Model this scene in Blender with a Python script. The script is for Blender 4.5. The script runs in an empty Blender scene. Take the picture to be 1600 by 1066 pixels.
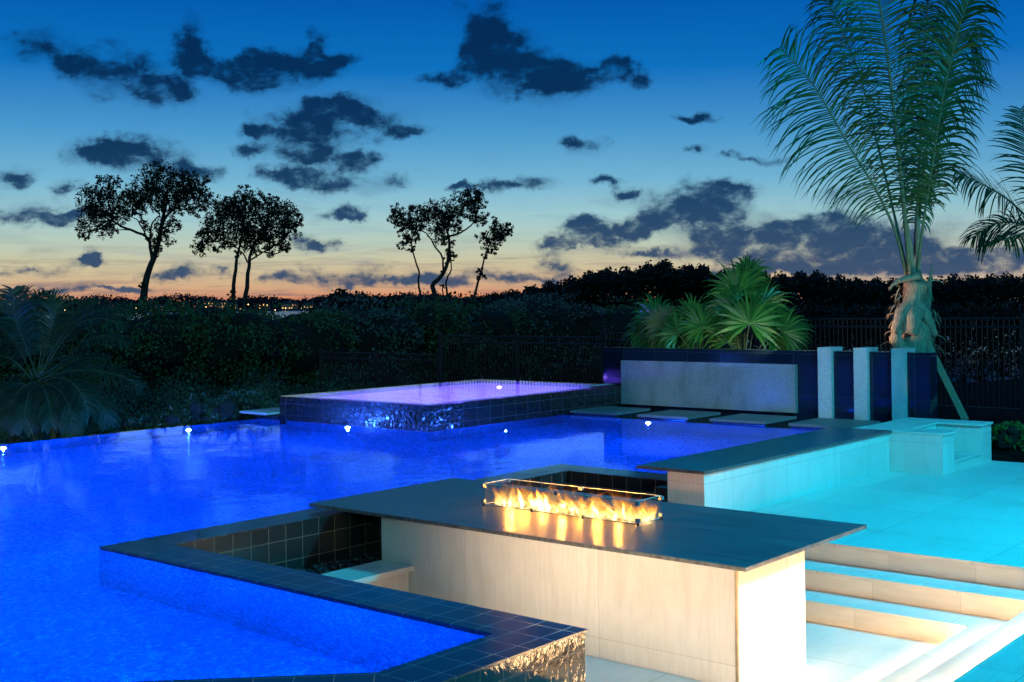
import bpy, bmesh, math, random
from mathutils import Vector, Matrix
rad = math.radians
sc = bpy.context.scene
COL = sc.collection

# ------------------------------------------------------------------ camera model (surveyed from the photograph)
FPX, Y0, ROLL, YAW, H = 1879.7, 475.5, -0.0129, 0.70106, 2.66
RT = Vector((math.sin(YAW), -math.cos(YAW), 0))     # camera right, level
FW = Vector((math.cos(YAW), math.sin(YAW), 0))      # camera forward, level
CR, SR = math.cos(ROLL), math.sin(ROLL)
def ray(px, py):
    dx, dy = px - 800, py - 533
    return (CR*dx + SR*dy)/FPX, -(-SR*dx + CR*dy - (Y0 - 533))/FPX
def P(px, py, d):                                   # survey point at depth d metres
    a, b = ray(px, py)
    v = RT*(a*d) + FW*d
    return Vector((v.x, v.y, H + b*d))
def PX(px, py, X):                                  # survey point on the upright plane x = X
    a, b = ray(px, py)
    D = RT*a + FW
    d = X/D.x
    return Vector((X, D.y*d, H + b*d))
def PZ(px, z, d):                                   # point at depth d, at bearing px, height z
    a, b = ray(px, 478)
    v = RT*(a*d) + FW*d
    return Vector((v.x, v.y, z))

cam_d = bpy.data.cameras.new('camera')
cam = bpy.data.objects.new('camera', cam_d); COL.objects.link(cam)
up = Vector((0, 0, 1))
r_ = RT*CR - up*0.0129; u_ = RT*0.0129 + up*CR
m = Matrix((r_, u_, -FW)).transposed().to_4x4(); m.translation = Vector((0, 0, H))
cam.matrix_world = m
cam_d.sensor_width = 36; cam_d.lens = 36*FPX/1600
cam_d.shift_x = 0.00046; cam_d.shift_y = -(533 - Y0)/1600
cam_d.clip_start = 0.05; cam_d.clip_end = 9000
sc.camera = cam

# ------------------------------------------------------------------ node helpers
def lin(c):
    f = lambda v: v/12.92 if v <= .04045 else ((v + .055)/1.055)**2.4
    return tuple(f(v/255) for v in c) + (1,)
class NT:
    def __init__(s, tree): s.t = tree; s.n = tree.nodes; s.l = tree.links
    def new(s, typ, **kw):
        n = s.n.new(typ)
        for k, v in kw.items(): setattr(n, k, v)
        return n
    def put(s, sock, v):
        if hasattr(v, 'is_output'): s.l.new(v, sock)
        else: sock.default_value = v
    def math(s, op, a, b=None, c=None, clamp=False):
        n = s.new('ShaderNodeMath', operation=op, use_clamp=clamp)
        for i, v in enumerate((a, b, c)):
            if v is not None: s.put(n.inputs[i], v)
        return n.outputs[0]
    def vmath(s, op, a, b=None):
        n = s.new('ShaderNodeVectorMath', operation=op)
        s.put(n.inputs[0], a)
        if b is not None: s.put(n.inputs[1], b)
        return n.outputs['Value'] if op in ('DOT_PRODUCT', 'LENGTH') else n.outputs[0]
    def comb(s, x, y, z=0.0):
        n = s.new('ShaderNodeCombineXYZ')
        for i, v in enumerate((x, y, z)): s.put(n.inputs[i], v)
        return n.outputs[0]
    def noise(s, vec, scale, detail=4, rough=.55, dist=0.0, out='Fac'):
        n = s.new('ShaderNodeTexNoise')
        if vec is not None: s.l.new(vec, n.inputs['Vector'])
        n.inputs['Scale'].default_value = scale; n.inputs['Detail'].default_value = detail
        n.inputs['Roughness'].default_value = rough; n.inputs['Distortion'].default_value = dist
        return n.outputs[out]
    def ramp(s, fac, stops, interp='LINEAR'):
        n = s.new('ShaderNodeValToRGB'); e = n.color_ramp.elements; n.color_ramp.interpolation = interp
        while len(e) < len(stops): e.new(0.5)
        for i, (p, c) in enumerate(stops):
            e[i].position = p; e[i].color = c if len(c) == 4 else tuple(c) + (1,)
        s.put(n.inputs[0], fac)
        return n.outputs[0]
    def mix(s, fac, a, b, blend='MIX'):
        n = s.new('ShaderNodeMix', data_type='RGBA', blend_type=blend)
        s.put(n.inputs[0], fac); s.put(n.inputs[6], a); s.put(n.inputs[7], b)
        return n.outputs[2]
    def step(s, v, lo, hi, a=0.0, b=1.0):
        n = s.new('ShaderNodeMapRange', interpolation_type='SMOOTHSTEP')
        s.put(n.inputs[0], v)
        for i, x in enumerate((lo, hi, a, b)): n.inputs[i+1].default_value = x
        return n.outputs[0]
    def mapping(s, vec, loc=(0,0,0), rot=(0,0,0), scale=(1,1,1)):
        n = s.new('ShaderNodeMapping')
        s.l.new(vec, n.inputs[0])
        n.inputs[1].default_value = loc; n.inputs[2].default_value = rot; n.inputs[3].default_value = scale
        return n.outputs[0]
    def bump(s, h, strength, dist=0.01, normal=None):
        n = s.new('ShaderNodeBump'); s.l.new(h, n.inputs['Height'])
        n.inputs['Strength'].default_value = strength; n.inputs['Distance'].default_value = dist
        if normal is not None: s.l.new(normal, n.inputs['Normal'])
        return n.outputs[0]

def material(name):
    mt = bpy.data.materials.new(name); mt.use_nodes = True
    nt = NT(mt.node_tree); nt.n.clear()
    out = nt.new('ShaderNodeOutputMaterial')
    return mt, nt, out
def principled(nt, out, **kw):
    b = nt.new('ShaderNodeBsdfPrincipled')
    for k, v in kw.items(): nt.put(b.inputs[k], v)
    nt.l.new(b.outputs[0], out.inputs[0])
    return b
def coords(nt, which='Object'):
    return nt.new('ShaderNodeTexCoord').outputs[which]

def mat_plain(name, col, rough=.6, metal=0.0, nscale=8, var=.25, bump=.1, spec=.5):
    mt, nt, out = material(name)
    co = coords(nt)
    n = nt.noise(co, nscale, 6)
    c = nt.mix(nt.step(n, .3, .7), tuple(v*(1-var) for v in col) + (1,), tuple(min(1, v*(1+var)) for v in col) + (1,))
    principled(nt, out, **{'Base Color': c, 'Roughness': rough, 'Metallic': metal, 'Specular IOR Level': spec, 'Normal': nt.bump(nt.noise(co, nscale*6, 4), bump)})
    return mt

def mat_stone(name, col, w=1.2, h=.6, off=(0, 0), brick_off=0.0, streak=(1.2, 14), rough=.5, joint=.7):
    """pale limestone slabs: faint sawn grain, soft stains, thin joints; uv in metres"""
    mt, nt, out = material(name)
    uv = coords(nt, 'UV')
    br = nt.new('ShaderNodeTexBrick', offset=brick_off, squash=1)
    nt.l.new(nt.mapping(uv, loc=(off[0], off[1], 0)), br.inputs['Vector'])
    br.inputs['Scale'].default_value = 1; br.inputs['Brick Width'].default_value = w; br.inputs['Row Height'].default_value = h
    br.inputs['Mortar Size'].default_value = .0035; br.inputs['Mortar Smooth'].default_value = .2
    br.inputs['Color1'].default_value = (.86, .86, .87, 1); br.inputs['Color2'].default_value = (1, 1, 1, 1); br.inputs['Mortar'].default_value = (joint,)*3 + (1,)
    g = nt.noise(nt.mapping(uv, scale=(streak[0], streak[1], 1)), 2.5, 9, .62)
    s = nt.noise(uv, 1.1, 6, .6)
    f = nt.noise(uv, 60, 3)
    c = nt.mix(nt.step(g, .25, .75), tuple(v*.90 for v in col) + (1,), tuple(v*1.04 for v in col) + (1,))
    c = nt.mix(nt.step(s, .46, .74, 0, .42), c, (col[0]*.72, col[1]*.68, col[2]*.60, 1))
    c = nt.mix(nt.step(f, .6, .8, 0, .10), c, (.25, .24, .22, 1))
    if streak[0] > streak[1]:            # upright cladding: faint run-off stains
        dr = nt.noise(nt.mapping(uv, scale=(5.5, .45, 1)), 1.3, 6, .62, .3)
        c = nt.mix(nt.step(dr, .50, .74, 0, .38), c, (col[0]*.66, col[1]*.63, col[2]*.58, 1))
    c = nt.mix(1.0, c, br.outputs['Color'], 'MULTIPLY')
    hh = nt.math('ADD', nt.math('MULTIPLY', g, .35), nt.math('MULTIPLY', br.outputs['Fac'], -1.0))
    principled(nt, out, **{'Base Color': c, 'Roughness': nt.step(g, .2, .8, rough - .1, rough + .15), 'Normal': nt.bump(hh, .25, .004)})
    return mt

def mat_tile(name, col, w=.18, h=.18, off=(0, 0), rot=0.0, rough=.12, grout=(.10, .11, .12), wet=.25, wscale=22, wstretch=(1, .35), mortar=.004, bdist=.006, det=5):
    """dark glazed tile on a grid with paler grout and a film of running water on it"""
    mt, nt, out = material(name)
    uv = coords(nt, 'UV')
    uvm = nt.mapping(uv, loc=(off[0], off[1], 0), rot=(0, 0, rot))
    br = nt.new('ShaderNodeTexBrick', offset=0.0, squash=1)
    nt.l.new(uvm, br.inputs['Vector'])
    br.inputs['Scale'].default_value = 1; br.inputs['Brick Width'].default_value = w; br.inputs['Row Height'].default_value = h
    br.inputs['Mortar Size'].default_value = mortar; br.inputs['Mortar Smooth'].default_value = .3; br.inputs['Bias'].default_value = 0
    br.inputs['Color1'].default_value = tuple(v*.75 for v in col) + (1,); br.inputs['Color2'].default_value = tuple(v*1.25 for v in col) + (1,)
    br.inputs['Mortar'].default_value = grout + (1,)
    n = nt.noise(nt.mapping(uv, scale=(wstretch[0], wstretch[1], 1)), wscale, det, .55, .6)
    n2 = nt.noise(uv, 2.2, 3)
    hh = nt.math('ADD', nt.math('MULTIPLY', n, wet), nt.math('MULTIPLY', br.outputs['Fac'], -.25))
    principled(nt, out, **{'Base Color': br.outputs['Color'], 'Roughness': nt.step(n2, .3, .7, rough*.7, rough*1.5), 'Specular IOR Level': .5,
                           'Normal': nt.bump(hh, .9, bdist)})
    return mt

def mat_slab(name):
    mt, nt, out = material(name)
    uv = coords(nt, 'UV')
    g = nt.noise(nt.mapping(uv, scale=(12, .55, 1)), 1.6, 8, .6, .15)
    g2 = nt.noise(nt.mapping(uv, scale=(40, 4, 1)), 2, 5)
    c = nt.mix(nt.step(g, .35, .68), (.044, .050, .053, 1), (.120, .128, .130, 1))
    principled(nt, out, **{'Base Color': c, 'Roughness': nt.step(g, .3, .7, .31, .40), 'Normal': nt.bump(g2, .12, .003)})
    return mt

def mat_granite(name, k=1.0):
    mt, nt, out = material(name)
    co = coords(nt)
    v = nt.new('ShaderNodeTexVoronoi'); nt.l.new(co, v.inputs['Vector']); v.inputs['Scale'].default_value = 150
    n = nt.noise(co, 105, 4, .65)
    s = nt.noise(nt.mapping(co, scale=(1, 1, .45)), 2.2, 5)
    c = nt.ramp(n, [(.30, (.20, .20, .20)), (.47, (.37, .37, .36)), (.6, (.47, .47, .46)), (.75, (.58, .57, .55))])
    c = nt.mix(.35, c, v.outputs['Color'], 'SOFT_LIGHT')
    c = nt.mix(nt.step(s, .42, .75, 0, .55), c, (.16, .15, .14, 1))
    c = nt.mix(1.0, c, (k, k, k, 1), 'MULTIPLY')
    principled(nt, out, **{'Base Color': c, 'Roughness': nt.step(n, .3, .7, .16, .3), 'Normal': nt.bump(n, .15, .003)})
    return mt

def mat_leaf(name, c1, c2, c3=None, rough=.45, trans=.25):
    mt, nt, out = material(name)
    g = nt.new('ShaderNodeNewGeometry')
    rnd = g.outputs['Random Per Island']
    st = [(0, c1), (.6, c2), (1, c3 or c2)]
    c = nt.ramp(rnd, st)
    c = nt.mix(nt.step(nt.noise(coords(nt), 1.3, 3), .35, .7, 0, .4), c, tuple(v*.55 for v in c1) + (1,))
    b = nt.new('ShaderNodeBsdfPrincipled'); nt.put(b.inputs['Base Color'], c); b.inputs['Roughness'].default_value = rough
    b.inputs['Specular IOR Level'].default_value = .35
    t = nt.new('ShaderNodeBsdfTranslucent'); nt.put(t.inputs[0], c)
    ms = nt.new('ShaderNodeMixShader'); ms.inputs[0].default_value = trans
    nt.l.new(b.outputs[0], ms.inputs[1]); nt.l.new(t.outputs[0], ms.inputs[2]); nt.l.new(ms.outputs[0], out.inputs[0])
    return mt

def mat_bark(name, c1, c2, sc_=(6, 6, 1.2), scale=5, bump=.8):
    mt, nt, out = material(name)
    co = coords(nt)
    n = nt.noise(nt.mapping(co, scale=sc_), scale, 8, .65, .4)
    c = nt.ramp(n, [(.3, c1), (.7, c2)])
    principled(nt, out, **{'Base Color': c, 'Roughness': .85, 'Normal': nt.bump(n, bump, .02)})
    return mt

def mat_emit(name, col, strength):
    mt, nt, out = material(name)
    e = nt.new('ShaderNodeEmission'); e.inputs[0].default_value = tuple(col) + (1,); e.inputs[1].default_value = strength
    nt.l.new(e.outputs[0], out.inputs[0])
    return mt

def mat_water(name, tint, ripple=.10, scale=(1.0, 1.0), rough=.03, rscale=5):
    """clear water: Fresnel reflection over see-through body, gentle ripples"""
    mt, nt, out = material(name)
    co = coords(nt)
    n1 = nt.noise(nt.mapping(co, scale=(scale[0], scale[1], 1)), rscale, 4, .55, .5)
    n2 = nt.noise(nt.mapping(co, scale=(scale[0]*1.3, scale[1], 1)), rscale*.22, 3, .5)
    hh = nt.math('ADD', nt.math('MULTIPLY', n1, .25), n2)
    nrm = nt.bump(hh, ripple, .05)
    fr = nt.new('ShaderNodeFresnel'); fr.inputs['IOR'].default_value = 1.33; nt.l.new(nrm, fr.inputs['Normal'])
    tr = nt.new('ShaderNodeBsdfRefraction'); tr.inputs[0].default_value = tuple(tint) + (1,); tr.inputs['IOR'].default_value = 1.33
    tr.inputs['Roughness'].default_value = .04; nt.l.new(nrm, tr.inputs['Normal'])
    gl = nt.new('ShaderNodeBsdfGlossy'); gl.inputs['Roughness'].default_value = rough; nt.l.new(nrm, gl.inputs['Normal'])
    ms = nt.new('ShaderNodeMixShader')
    nt.l.new(fr.outputs[0], ms.inputs[0]); nt.l.new(tr.outputs[0], ms.inputs[1]); nt.l.new(gl.outputs[0], ms.inputs[2])
    nt.l.new(ms.outputs[0], out.inputs[0])
    return mt

def mat_glass(name):
    mt, nt, out = material(name)
    fr = nt.new('ShaderNodeFresnel'); fr.inputs['IOR'].default_value = 1.45
    tr = nt.new('ShaderNodeBsdfTransparent'); tr.inputs[0].default_value = (.93, .97, .95, 1)
    gl = nt.new('ShaderNodeBsdfGlossy'); gl.inputs['Roughness'].default_value = .01
    ms = nt.new('ShaderNodeMixShader')
    bf = nt.new('ShaderNodeNewGeometry').outputs['Backfacing']          # the pane reflects once, on the side the light arrives
    nt.put(ms.inputs[0], nt.math('MULTIPLY', fr.outputs[0], nt.math('SUBTRACT', 1.0, bf))); nt.l.new(tr.outputs[0], ms.inputs[1]); nt.l.new(gl.outputs[0], ms.inputs[2])
    nt.l.new(ms.outputs[0], out.inputs[0])
    return mt

def mat_quartz(name, k=1.0):
    """pool plaster with coloured quartz aggregate"""
    mt, nt, out = material(name)
    co = coords(nt)
    v = nt.new('ShaderNodeTexVoronoi'); nt.l.new(co, v.inputs['Vector']); v.inputs['Scale'].default_value = 42
    w = nt.new('ShaderNodeSeparateColor'); nt.l.new(v.outputs['Color'], w.inputs[0])
    n = nt.noise(co, .9, 4)
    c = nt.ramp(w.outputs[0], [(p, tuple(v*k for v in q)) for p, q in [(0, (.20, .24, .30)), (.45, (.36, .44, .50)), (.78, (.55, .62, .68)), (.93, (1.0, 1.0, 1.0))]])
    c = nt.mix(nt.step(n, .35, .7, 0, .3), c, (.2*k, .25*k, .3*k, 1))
    principled(nt, out, **{'Base Color': c, 'Roughness': .6, 'Normal': nt.bump(w.outputs[0], .4, .004)})
    return mt

def mat_flame(name, strength, alpha):
    """burning gas: thin at the rim, dense in the middle, cooler towards the tip (v of the uv is the height)"""
    mt, nt, out = material(name)
    uv = nt.new('ShaderNodeSeparateXYZ'); nt.l.new(coords(nt, 'UV'), uv.inputs[0])
    lw = nt.new('ShaderNodeLayerWeight'); lw.inputs[0].default_value = .35
    core = nt.math('SUBTRACT', 1.0, lw.outputs['Facing'])
    n = nt.noise(nt.mapping(coords(nt), scale=(1, 1, .45)), 26, 4, .6, 1.2)
    heat = nt.math('MULTIPLY', core, nt.math('SUBTRACT', 1.15, uv.outputs[1]))
    c = nt.ramp(heat, [(.0, (1, .12, .008)), (.28, (1, .26, .02)), (.55, (1, .42, .07)), (.95, (1, .66, .25))])
    e = nt.new('ShaderNodeEmission'); nt.put(e.inputs[0], c)
    nt.put(e.inputs[1], nt.math('MULTIPLY_ADD', heat, strength, strength*.12))
    a = nt.math('MULTIPLY', nt.math('POWER', core, 1.3), nt.step(n, .28, .62, .25, 1.0))
    a = nt.math('MULTIPLY', a, nt.step(uv.outputs[1], .35, 1.0, alpha, alpha*.12), clamp=True)
    tr = nt.new('ShaderNodeBsdfTransparent')
    ms = nt.new('ShaderNodeMixShader'); nt.put(ms.inputs[0], a)
    nt.l.new(tr.outputs[0], ms.inputs[1]); nt.l.new(e.outputs[0], ms.inputs[2]); nt.l.new(ms.outputs[0], out.inputs[0])
    return mt

# ------------------------------------------------------------------ mesh helpers
def tag(o, label=None, cat=None, group=None, kind=None):
    if label: o['label'] = label
    if cat: o['category'] = cat
    if group: o['group'] = group
    if kind: o['kind'] = kind
    return o
def link(name, me, mt=None, parent=None, smooth=False):
    o = bpy.data.objects.new(name, me); COL.objects.link(o)
    if mt: me.materials.append(mt)
    if parent: o.parent = parent; o.matrix_parent_inverse = Matrix.Translation(-parent.location)
    if smooth:
        for p in me.polygons: p.use_smooth = True
    return o
def empty(name, loc, label, cat, group=None, kind=None):
    o = bpy.data.objects.new(name, None); COL.objects.link(o); o.location = loc; o.empty_display_size = .2
    return tag(o, label, cat, group, kind)
def box_uv(bm):
    uvl = bm.loops.layers.uv.verify()
    bm.normal_update()
    for f in bm.faces:
        n = f.normal; a = max(range(3), key=lambda i: abs(n[i]))
        for l in f.loops:
            c = l.vert.co
            l[uvl].uv = ((c.y, c.z), (c.x, c.z), (c.x, c.y))[a]
def add_box(bm, a, b):
    vs = [bm.verts.new((x, y, z)) for x in (a[0], b[0]) for y in (a[1], b[1]) for z in (a[2], b[2])]
    return [bm.faces.new([vs[i] for i in q]) for q in ((0,1,3,2),(4,6,7,5),(0,4,5,1),(2,3,7,6),(0,2,6,4),(1,5,7,3))]
def finish(name, bm, mt, parent=None, bevel=0.0, smooth=False, seg=2):
    bmesh.ops.recalc_face_normals(bm, faces=bm.faces)
    if bevel:
        bmesh.ops.bevel(bm, geom=[e for e in bm.edges if len(e.link_faces) == 2 and e.calc_face_angle() > .6], offset=bevel, segments=seg, affect='EDGES', profile=.6)
    box_uv(bm)
    me = bpy.data.meshes.new(name); bm.to_mesh(me); bm.free()
    return link(name, me, mt, parent, smooth)
def boxes(name, lst, mt, parent=None, bevel=.004):
    bm = bmesh.new()
    for a, b in lst: add_box(bm, a, b)
    return finish(name, bm, mt, parent, bevel)
def prism(name, pts, z0, z1, mt, parent=None, bevel=0.0):
    bm = bmesh.new()
    lo = [bm.verts.new((x, y, z0)) for x, y in pts]; hi = [bm.verts.new((x, y, z1)) for x, y in pts]
    bm.faces.new(lo); bm.faces.new(hi)
    for i in range(len(pts)):
        j = (i+1) % len(pts)
        bm.faces.new((lo[i], lo[j], hi[j], hi[i]))
    return finish(name, bm, mt, parent, bevel)
def sheet(name, pts, z, mt, parent=None):
    bm = bmesh.new(); f = bm.faces.new([bm.verts.new((x, y, z)) for x, y in pts])
    f.normal_update()
    if f.normal.z < 0: f.normal_flip()
    box_uv(bm); me = bpy.data.meshes.new(name); bm.to_mesh(me); bm.free()
    return link(name, me, mt, parent)
class MB:
    """plain vertex/face collector"""
    def __init__(s): s.v = []; s.f = []; s.uv = []
    def face(s, pts, uvs=None):
        i = len(s.v); s.v += [tuple(p) for p in pts]; s.f.append(tuple(range(i, i+len(pts))))
        s.uv += uvs or [(0, 0)]*len(pts)
    def strip(s, L, R, uvL=None):                    # joined ribbon, shared verts (one island)
        i = len(s.v); n = len(L)
        for a, b in zip(L, R): s.v += [tuple(a), tuple(b)]
        for k in range(n-1):
            q = i + 2*k; s.f.append((q, q+1, q+3, q+2))
    def tube(s, pts, radii, seg=7, cap=True):
        i0 = len(s.v); n = len(pts); prev = None
        for k, p in enumerate(pts):
            t = (pts[min(k+1, n-1)] - pts[max(k-1, 0)]).normalized()
            if prev is None:
                a = Vector((1, 0, 0)) if abs(t.x) < .8 else Vector((0, 1, 0))
                prev = (a - t*a.dot(t)).normalized()
            else: prev = (prev - t*prev.dot(t)).normalized()
            b = t.cross(prev)
            for j in range(seg):
                an = 2*math.pi*j/seg
                s.v.append(tuple(p + (prev*math.cos(an) + b*math.sin(an))*radii[k]))
        for k in range(n-1):
            for j in range(seg):
                a = i0 + k*seg + j; b = i0 + k*seg + (j+1) % seg
                s.f.append((a, b, b+seg, a+seg))
        if cap:
            s.f.append(tuple(i0 + j for j in range(seg))[::-1]); s.f.append(tuple(i0 + (n-1)*seg + j for j in range(seg)))
    def build(s, name, mt, parent=None, smooth=False):
        me = bpy.data.meshes.new(name); me.from_pydata(s.v, [], s.f)
        if s.uv and len(s.uv) == len(s.v):
            uvl = me.uv_layers.new(name='UVMap')
            for l in me.loops: uvl.data[l.index].uv = s.uv[l.vertex_index]
        me.update()
        return link(name, me, mt, parent, smooth)
def curve(pts, n):                                   # Catmull-Rom through the points
    pts = [Vector(p) for p in pts]
    q = [pts[0]*2 - pts[1]] + pts + [pts[-1]*2 - pts[-2]]
    out = []
    for k in range(n):
        t = k/(n-1)*(len(pts)-1); i = min(int(t), len(pts)-2); u = t - i
        a, b, c, d = q[i], q[i+1], q[i+2], q[i+3]
        out.append(.5*((2*b) + (c-a)*u + (2*a-5*b+4*c-d)*u*u + (-a+3*b-3*c+d)*u**3))
    return out
def rvec(rng):
    while True:
        v = Vector((rng.uniform(-1, 1), rng.uniform(-1, 1), rng.uniform(-1, 1)))
        if .05 < v.length < 1: return v
def leaf(mb, p, size, rng, up_bias=.4, aspect=.5):
    d = rvec(rng).normalized(); n = (rvec(rng).normalized() + Vector((0, 0, up_bias))).normalized()
    w = d.cross(n)
    if w.length < .1: w = d.orthogonal()
    w = w.normalized()*size*aspect*.5; d = d*size*.5
    i = len(mb.v)
    mb.v += [tuple(p - d), tuple(p + w - d*.1), tuple(p + d), tuple(p - w - d*.1)]
    mb.f.append((i, i+1, i+2, i+3))
def lump(c, r, rng, n=14, jag=.22, zs=1.0):
    """uneven closed blob used as the dark core of a bush, shade put into its colour"""
    bm = bmesh.new(); bmesh.ops.create_icosphere(bm, subdivisions=3, radius=1)
    ph = [rvec(rng)*6 for _ in range(5)]
    for v in bm.verts:
        k = 1 + jag*sum(math.sin(v.co.dot(q)) for q in ph)/2.5
        v.co = Vector((c[0] + v.co.x*r[0]*k, c[1] + v.co.y*r[1]*k, c[2] + v.co.z*r[2]*k*zs))
    return bm

# ------------------------------------------------------------------ materials
M = dict(
    lime=mat_stone('limestone_cladding', (.70, .66, .60), 1.31, .68, (.05, -.22), streak=(16, 1.4)),
    lime_flat=mat_stone('limestone_paving', (.68, .65, .59), 1.2, 1.2, (.13, .2), streak=(1.2, 7), joint=.5),
    lime_step=mat_stone('limestone_step', (.70, .66, .59), .73, 3, (.2, 1.1), streak=(1.5, 12)),
    trim=mat_plain('bronze_corner_trim', (.30, .22, .14), rough=.4, metal=.6),
    grey_stone=mat_stone('grey_stone_paver', (.20, .20, .19), 3, 3, (.4, .4), streak=(3, 3)),
    slab=mat_slab('dark_stone_slab'),
    tile=mat_tile('black_glazed_tile', (.022, .022, .024), .18, .177, (.01, .0), grout=(.16, .13, .10), wet=.22),
    tile_wet=mat_tile('black_tile_running_water', (.012, .013, .016), .18, .19, (.02, .02), rough=.06, grout=(.06, .06, .06), wet=.5, wscale=30, wstretch=(1, .5), det=2),
    cop_x=mat_tile('coping_tile', (.030, .034, .040), .195, .195, (.001, -.009), rough=.14, grout=(.15, .17, .19), wet=.05, mortar=.0035),
    cop_d=mat_tile('coping_tile_diagonal', (.030, .034, .040), .195, .195, (.0, .09), rot=rad(45), rough=.14, grout=(.15, .17, .19), wet=.05, mortar=.0035),
    quartz_side=mat_quartz('quartz_pool_side', .50),  # plaster copy darkened in colour to offset the lamps close to the sides
    pool_tile=mat_tile('dark_blue_pool_tile', (.02, .03, .05), .18, .18, grout=(.04, .05, .07), wet=.02),
    spa_tile=mat_tile('spa_tile', (.012, .013, .018), .30, .185, (.0, .0), rough=.14, grout=(.07, .08, .10), wet=1.9, wscale=15, wstretch=(1, .9), bdist=.014, det=1.5),
    wall_tile=mat_tile('navy_polished_tile', (.006, .012, .028), .65, .65, (.25, .13), rough=.06, grout=(.05, .06, .08), wet=.015, wscale=6, mortar=.003),
    granite=mat_granite('grey_granite', 1.35), granite_dark=mat_granite('dark_polished_granite', .68),
    quartz=mat_quartz('quartz_pool_plaster'),
    water=mat_water('pool_water', (.80, .93, 1.0), ripple=.14, scale=(1, 1), rough=.05, rscale=4),
    spa_water=mat_water('spa_water', (.8, .9, 1.0), ripple=.24, rough=.08, rscale=3),
    sea=mat_plain('sea_water', (.03, .05, .07), rough=.22, nscale=.3),
    soil=mat_plain('garden_soil', (.010, .008, .006), rough=.95, nscale=3, var=.5, bump=.6, spec=.02),
    pebble=mat_plain('black_pebble', (.018, .018, .02), rough=.25, nscale=12, var=.4, bump=.1),
    steel=mat_plain('steel', (.55, .56, .58), rough=.25, metal=1.0, nscale=20, var=.05, bump=.02),
    darkmetal=mat_plain('black_powder_coat', (.010, .010, .012), rough=.35, nscale=20, var=.2, bump=.05),
    glass=mat_glass('clear_glass'),
    edge=mat_plain('polished_glass_edge', (.55, .62, .60), rough=.3, nscale=4, var=.05, bump=.0),
    media=mat_plain('crushed_fire_glass', (.30, .26, .22), rough=.2, nscale=60, var=.6, bump=.8),
    flame=mat_flame('flame_core', 30.0, 1.0),
    wisp=mat_flame('flame_wisp', 3.0, .55),
    veil=mat_flame('flame_veil', 1.3, .22),
    hedge=mat_leaf('hedge_leaf', (.06, .13, .04), (.10, .19, .06), (.16, .24, .12), rough=.35),
    silver=mat_leaf('silver_leaf', (.10, .15, .11), (.17, .22, .17), (.24, .29, .25)),
    bush_core=mat_plain('dark_bush_core', (.008, .010, .006), rough=.95, nscale=6, var=.5, bump=.6),  # bush interior, its shade put into the near-black colour
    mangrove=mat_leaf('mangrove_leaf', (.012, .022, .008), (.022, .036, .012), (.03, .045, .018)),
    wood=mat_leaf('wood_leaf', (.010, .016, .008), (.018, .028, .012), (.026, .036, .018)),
    bark=mat_bark('grey_bark', (.020, .017, .014), (.055, .048, .040)),
    palm=mat_leaf('coconut_leaflet', (.018, .055, .012), (.032, .09, .016), (.06, .10, .03), rough=.4, trans=.15),
    rachis=mat_bark('palm_rachis', (.09, .09, .045), (.17, .17, .09), (2, 2, .4), 4, .2),
    fan=mat_leaf('fan_palm_leaf', (.015, .08, .012), (.045, .17, .02), (.10, .25, .05), rough=.35),
    fan_old=mat_leaf('faded_fan_leaf', (.12, .12, .04), (.18, .15, .07), (.12, .14, .05), rough=.5),
    date=mat_leaf('date_palm_leaflet', (.010, .030, .014), (.018, .046, .02), (.035, .06, .035), rough=.4),
    date_rib=mat_bark('date_palm_rib', (.035, .05, .025), (.06, .08, .035), (2, 2, .4), 4, .2),
    fibre=mat_bark('palm_fibre', (.045, .030, .020), (.36, .25, .15), (22, 22, 3), 2.2, 1.0),
    husk=mat_bark('palm_husk', (.09, .065, .045), (.44, .32, .20), (26, 26, 2.2), 2.2, .9),
    timber=mat_bark('sawn_timber', (.22, .16, .10), (.38, .29, .19), (6, 6, .8), 4, .2),
    shrub=mat_leaf('shrub_leaf', (.05, .11, .02), (.10, .18, .03), (.16, .22, .05)),
    low=mat_leaf('low_shrub_leaf', (.03, .06, .03), (.06, .10, .05), (.12, .15, .10)),
    land=mat_plain('far_land', (.012, .018, .026), rough=1, nscale=.02),
    fartree=mat_leaf('far_tree_leaf', (.012, .018, .028), (.018, .026, .038), (.022, .03, .045), rough=.9, trans=0),
    render_wall=mat_plain('cream_render', (.45, .36, .26), rough=.9, nscale=.3),
    roof=mat_plain('dark_roof', (.05, .04, .045), rough=.9, nscale=.5),
    lit=mat_emit('lit_window', (1, .55, .16), 2.6),
    lit_dim=mat_emit('dim_lit_window', (1, .42, .10), .9),
    lamp_warm=mat_emit('warm_lamp', (1, .52, .16), 9),
    lens_blue=mat_emit('blue_lens', (.25, .45, 1), 26),
    lens_violet=mat_emit('violet_lens', (.55, .35, 1), 16),
    led=mat_emit('warm_led_strip', (1, .72, .42), 6),
)

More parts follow.
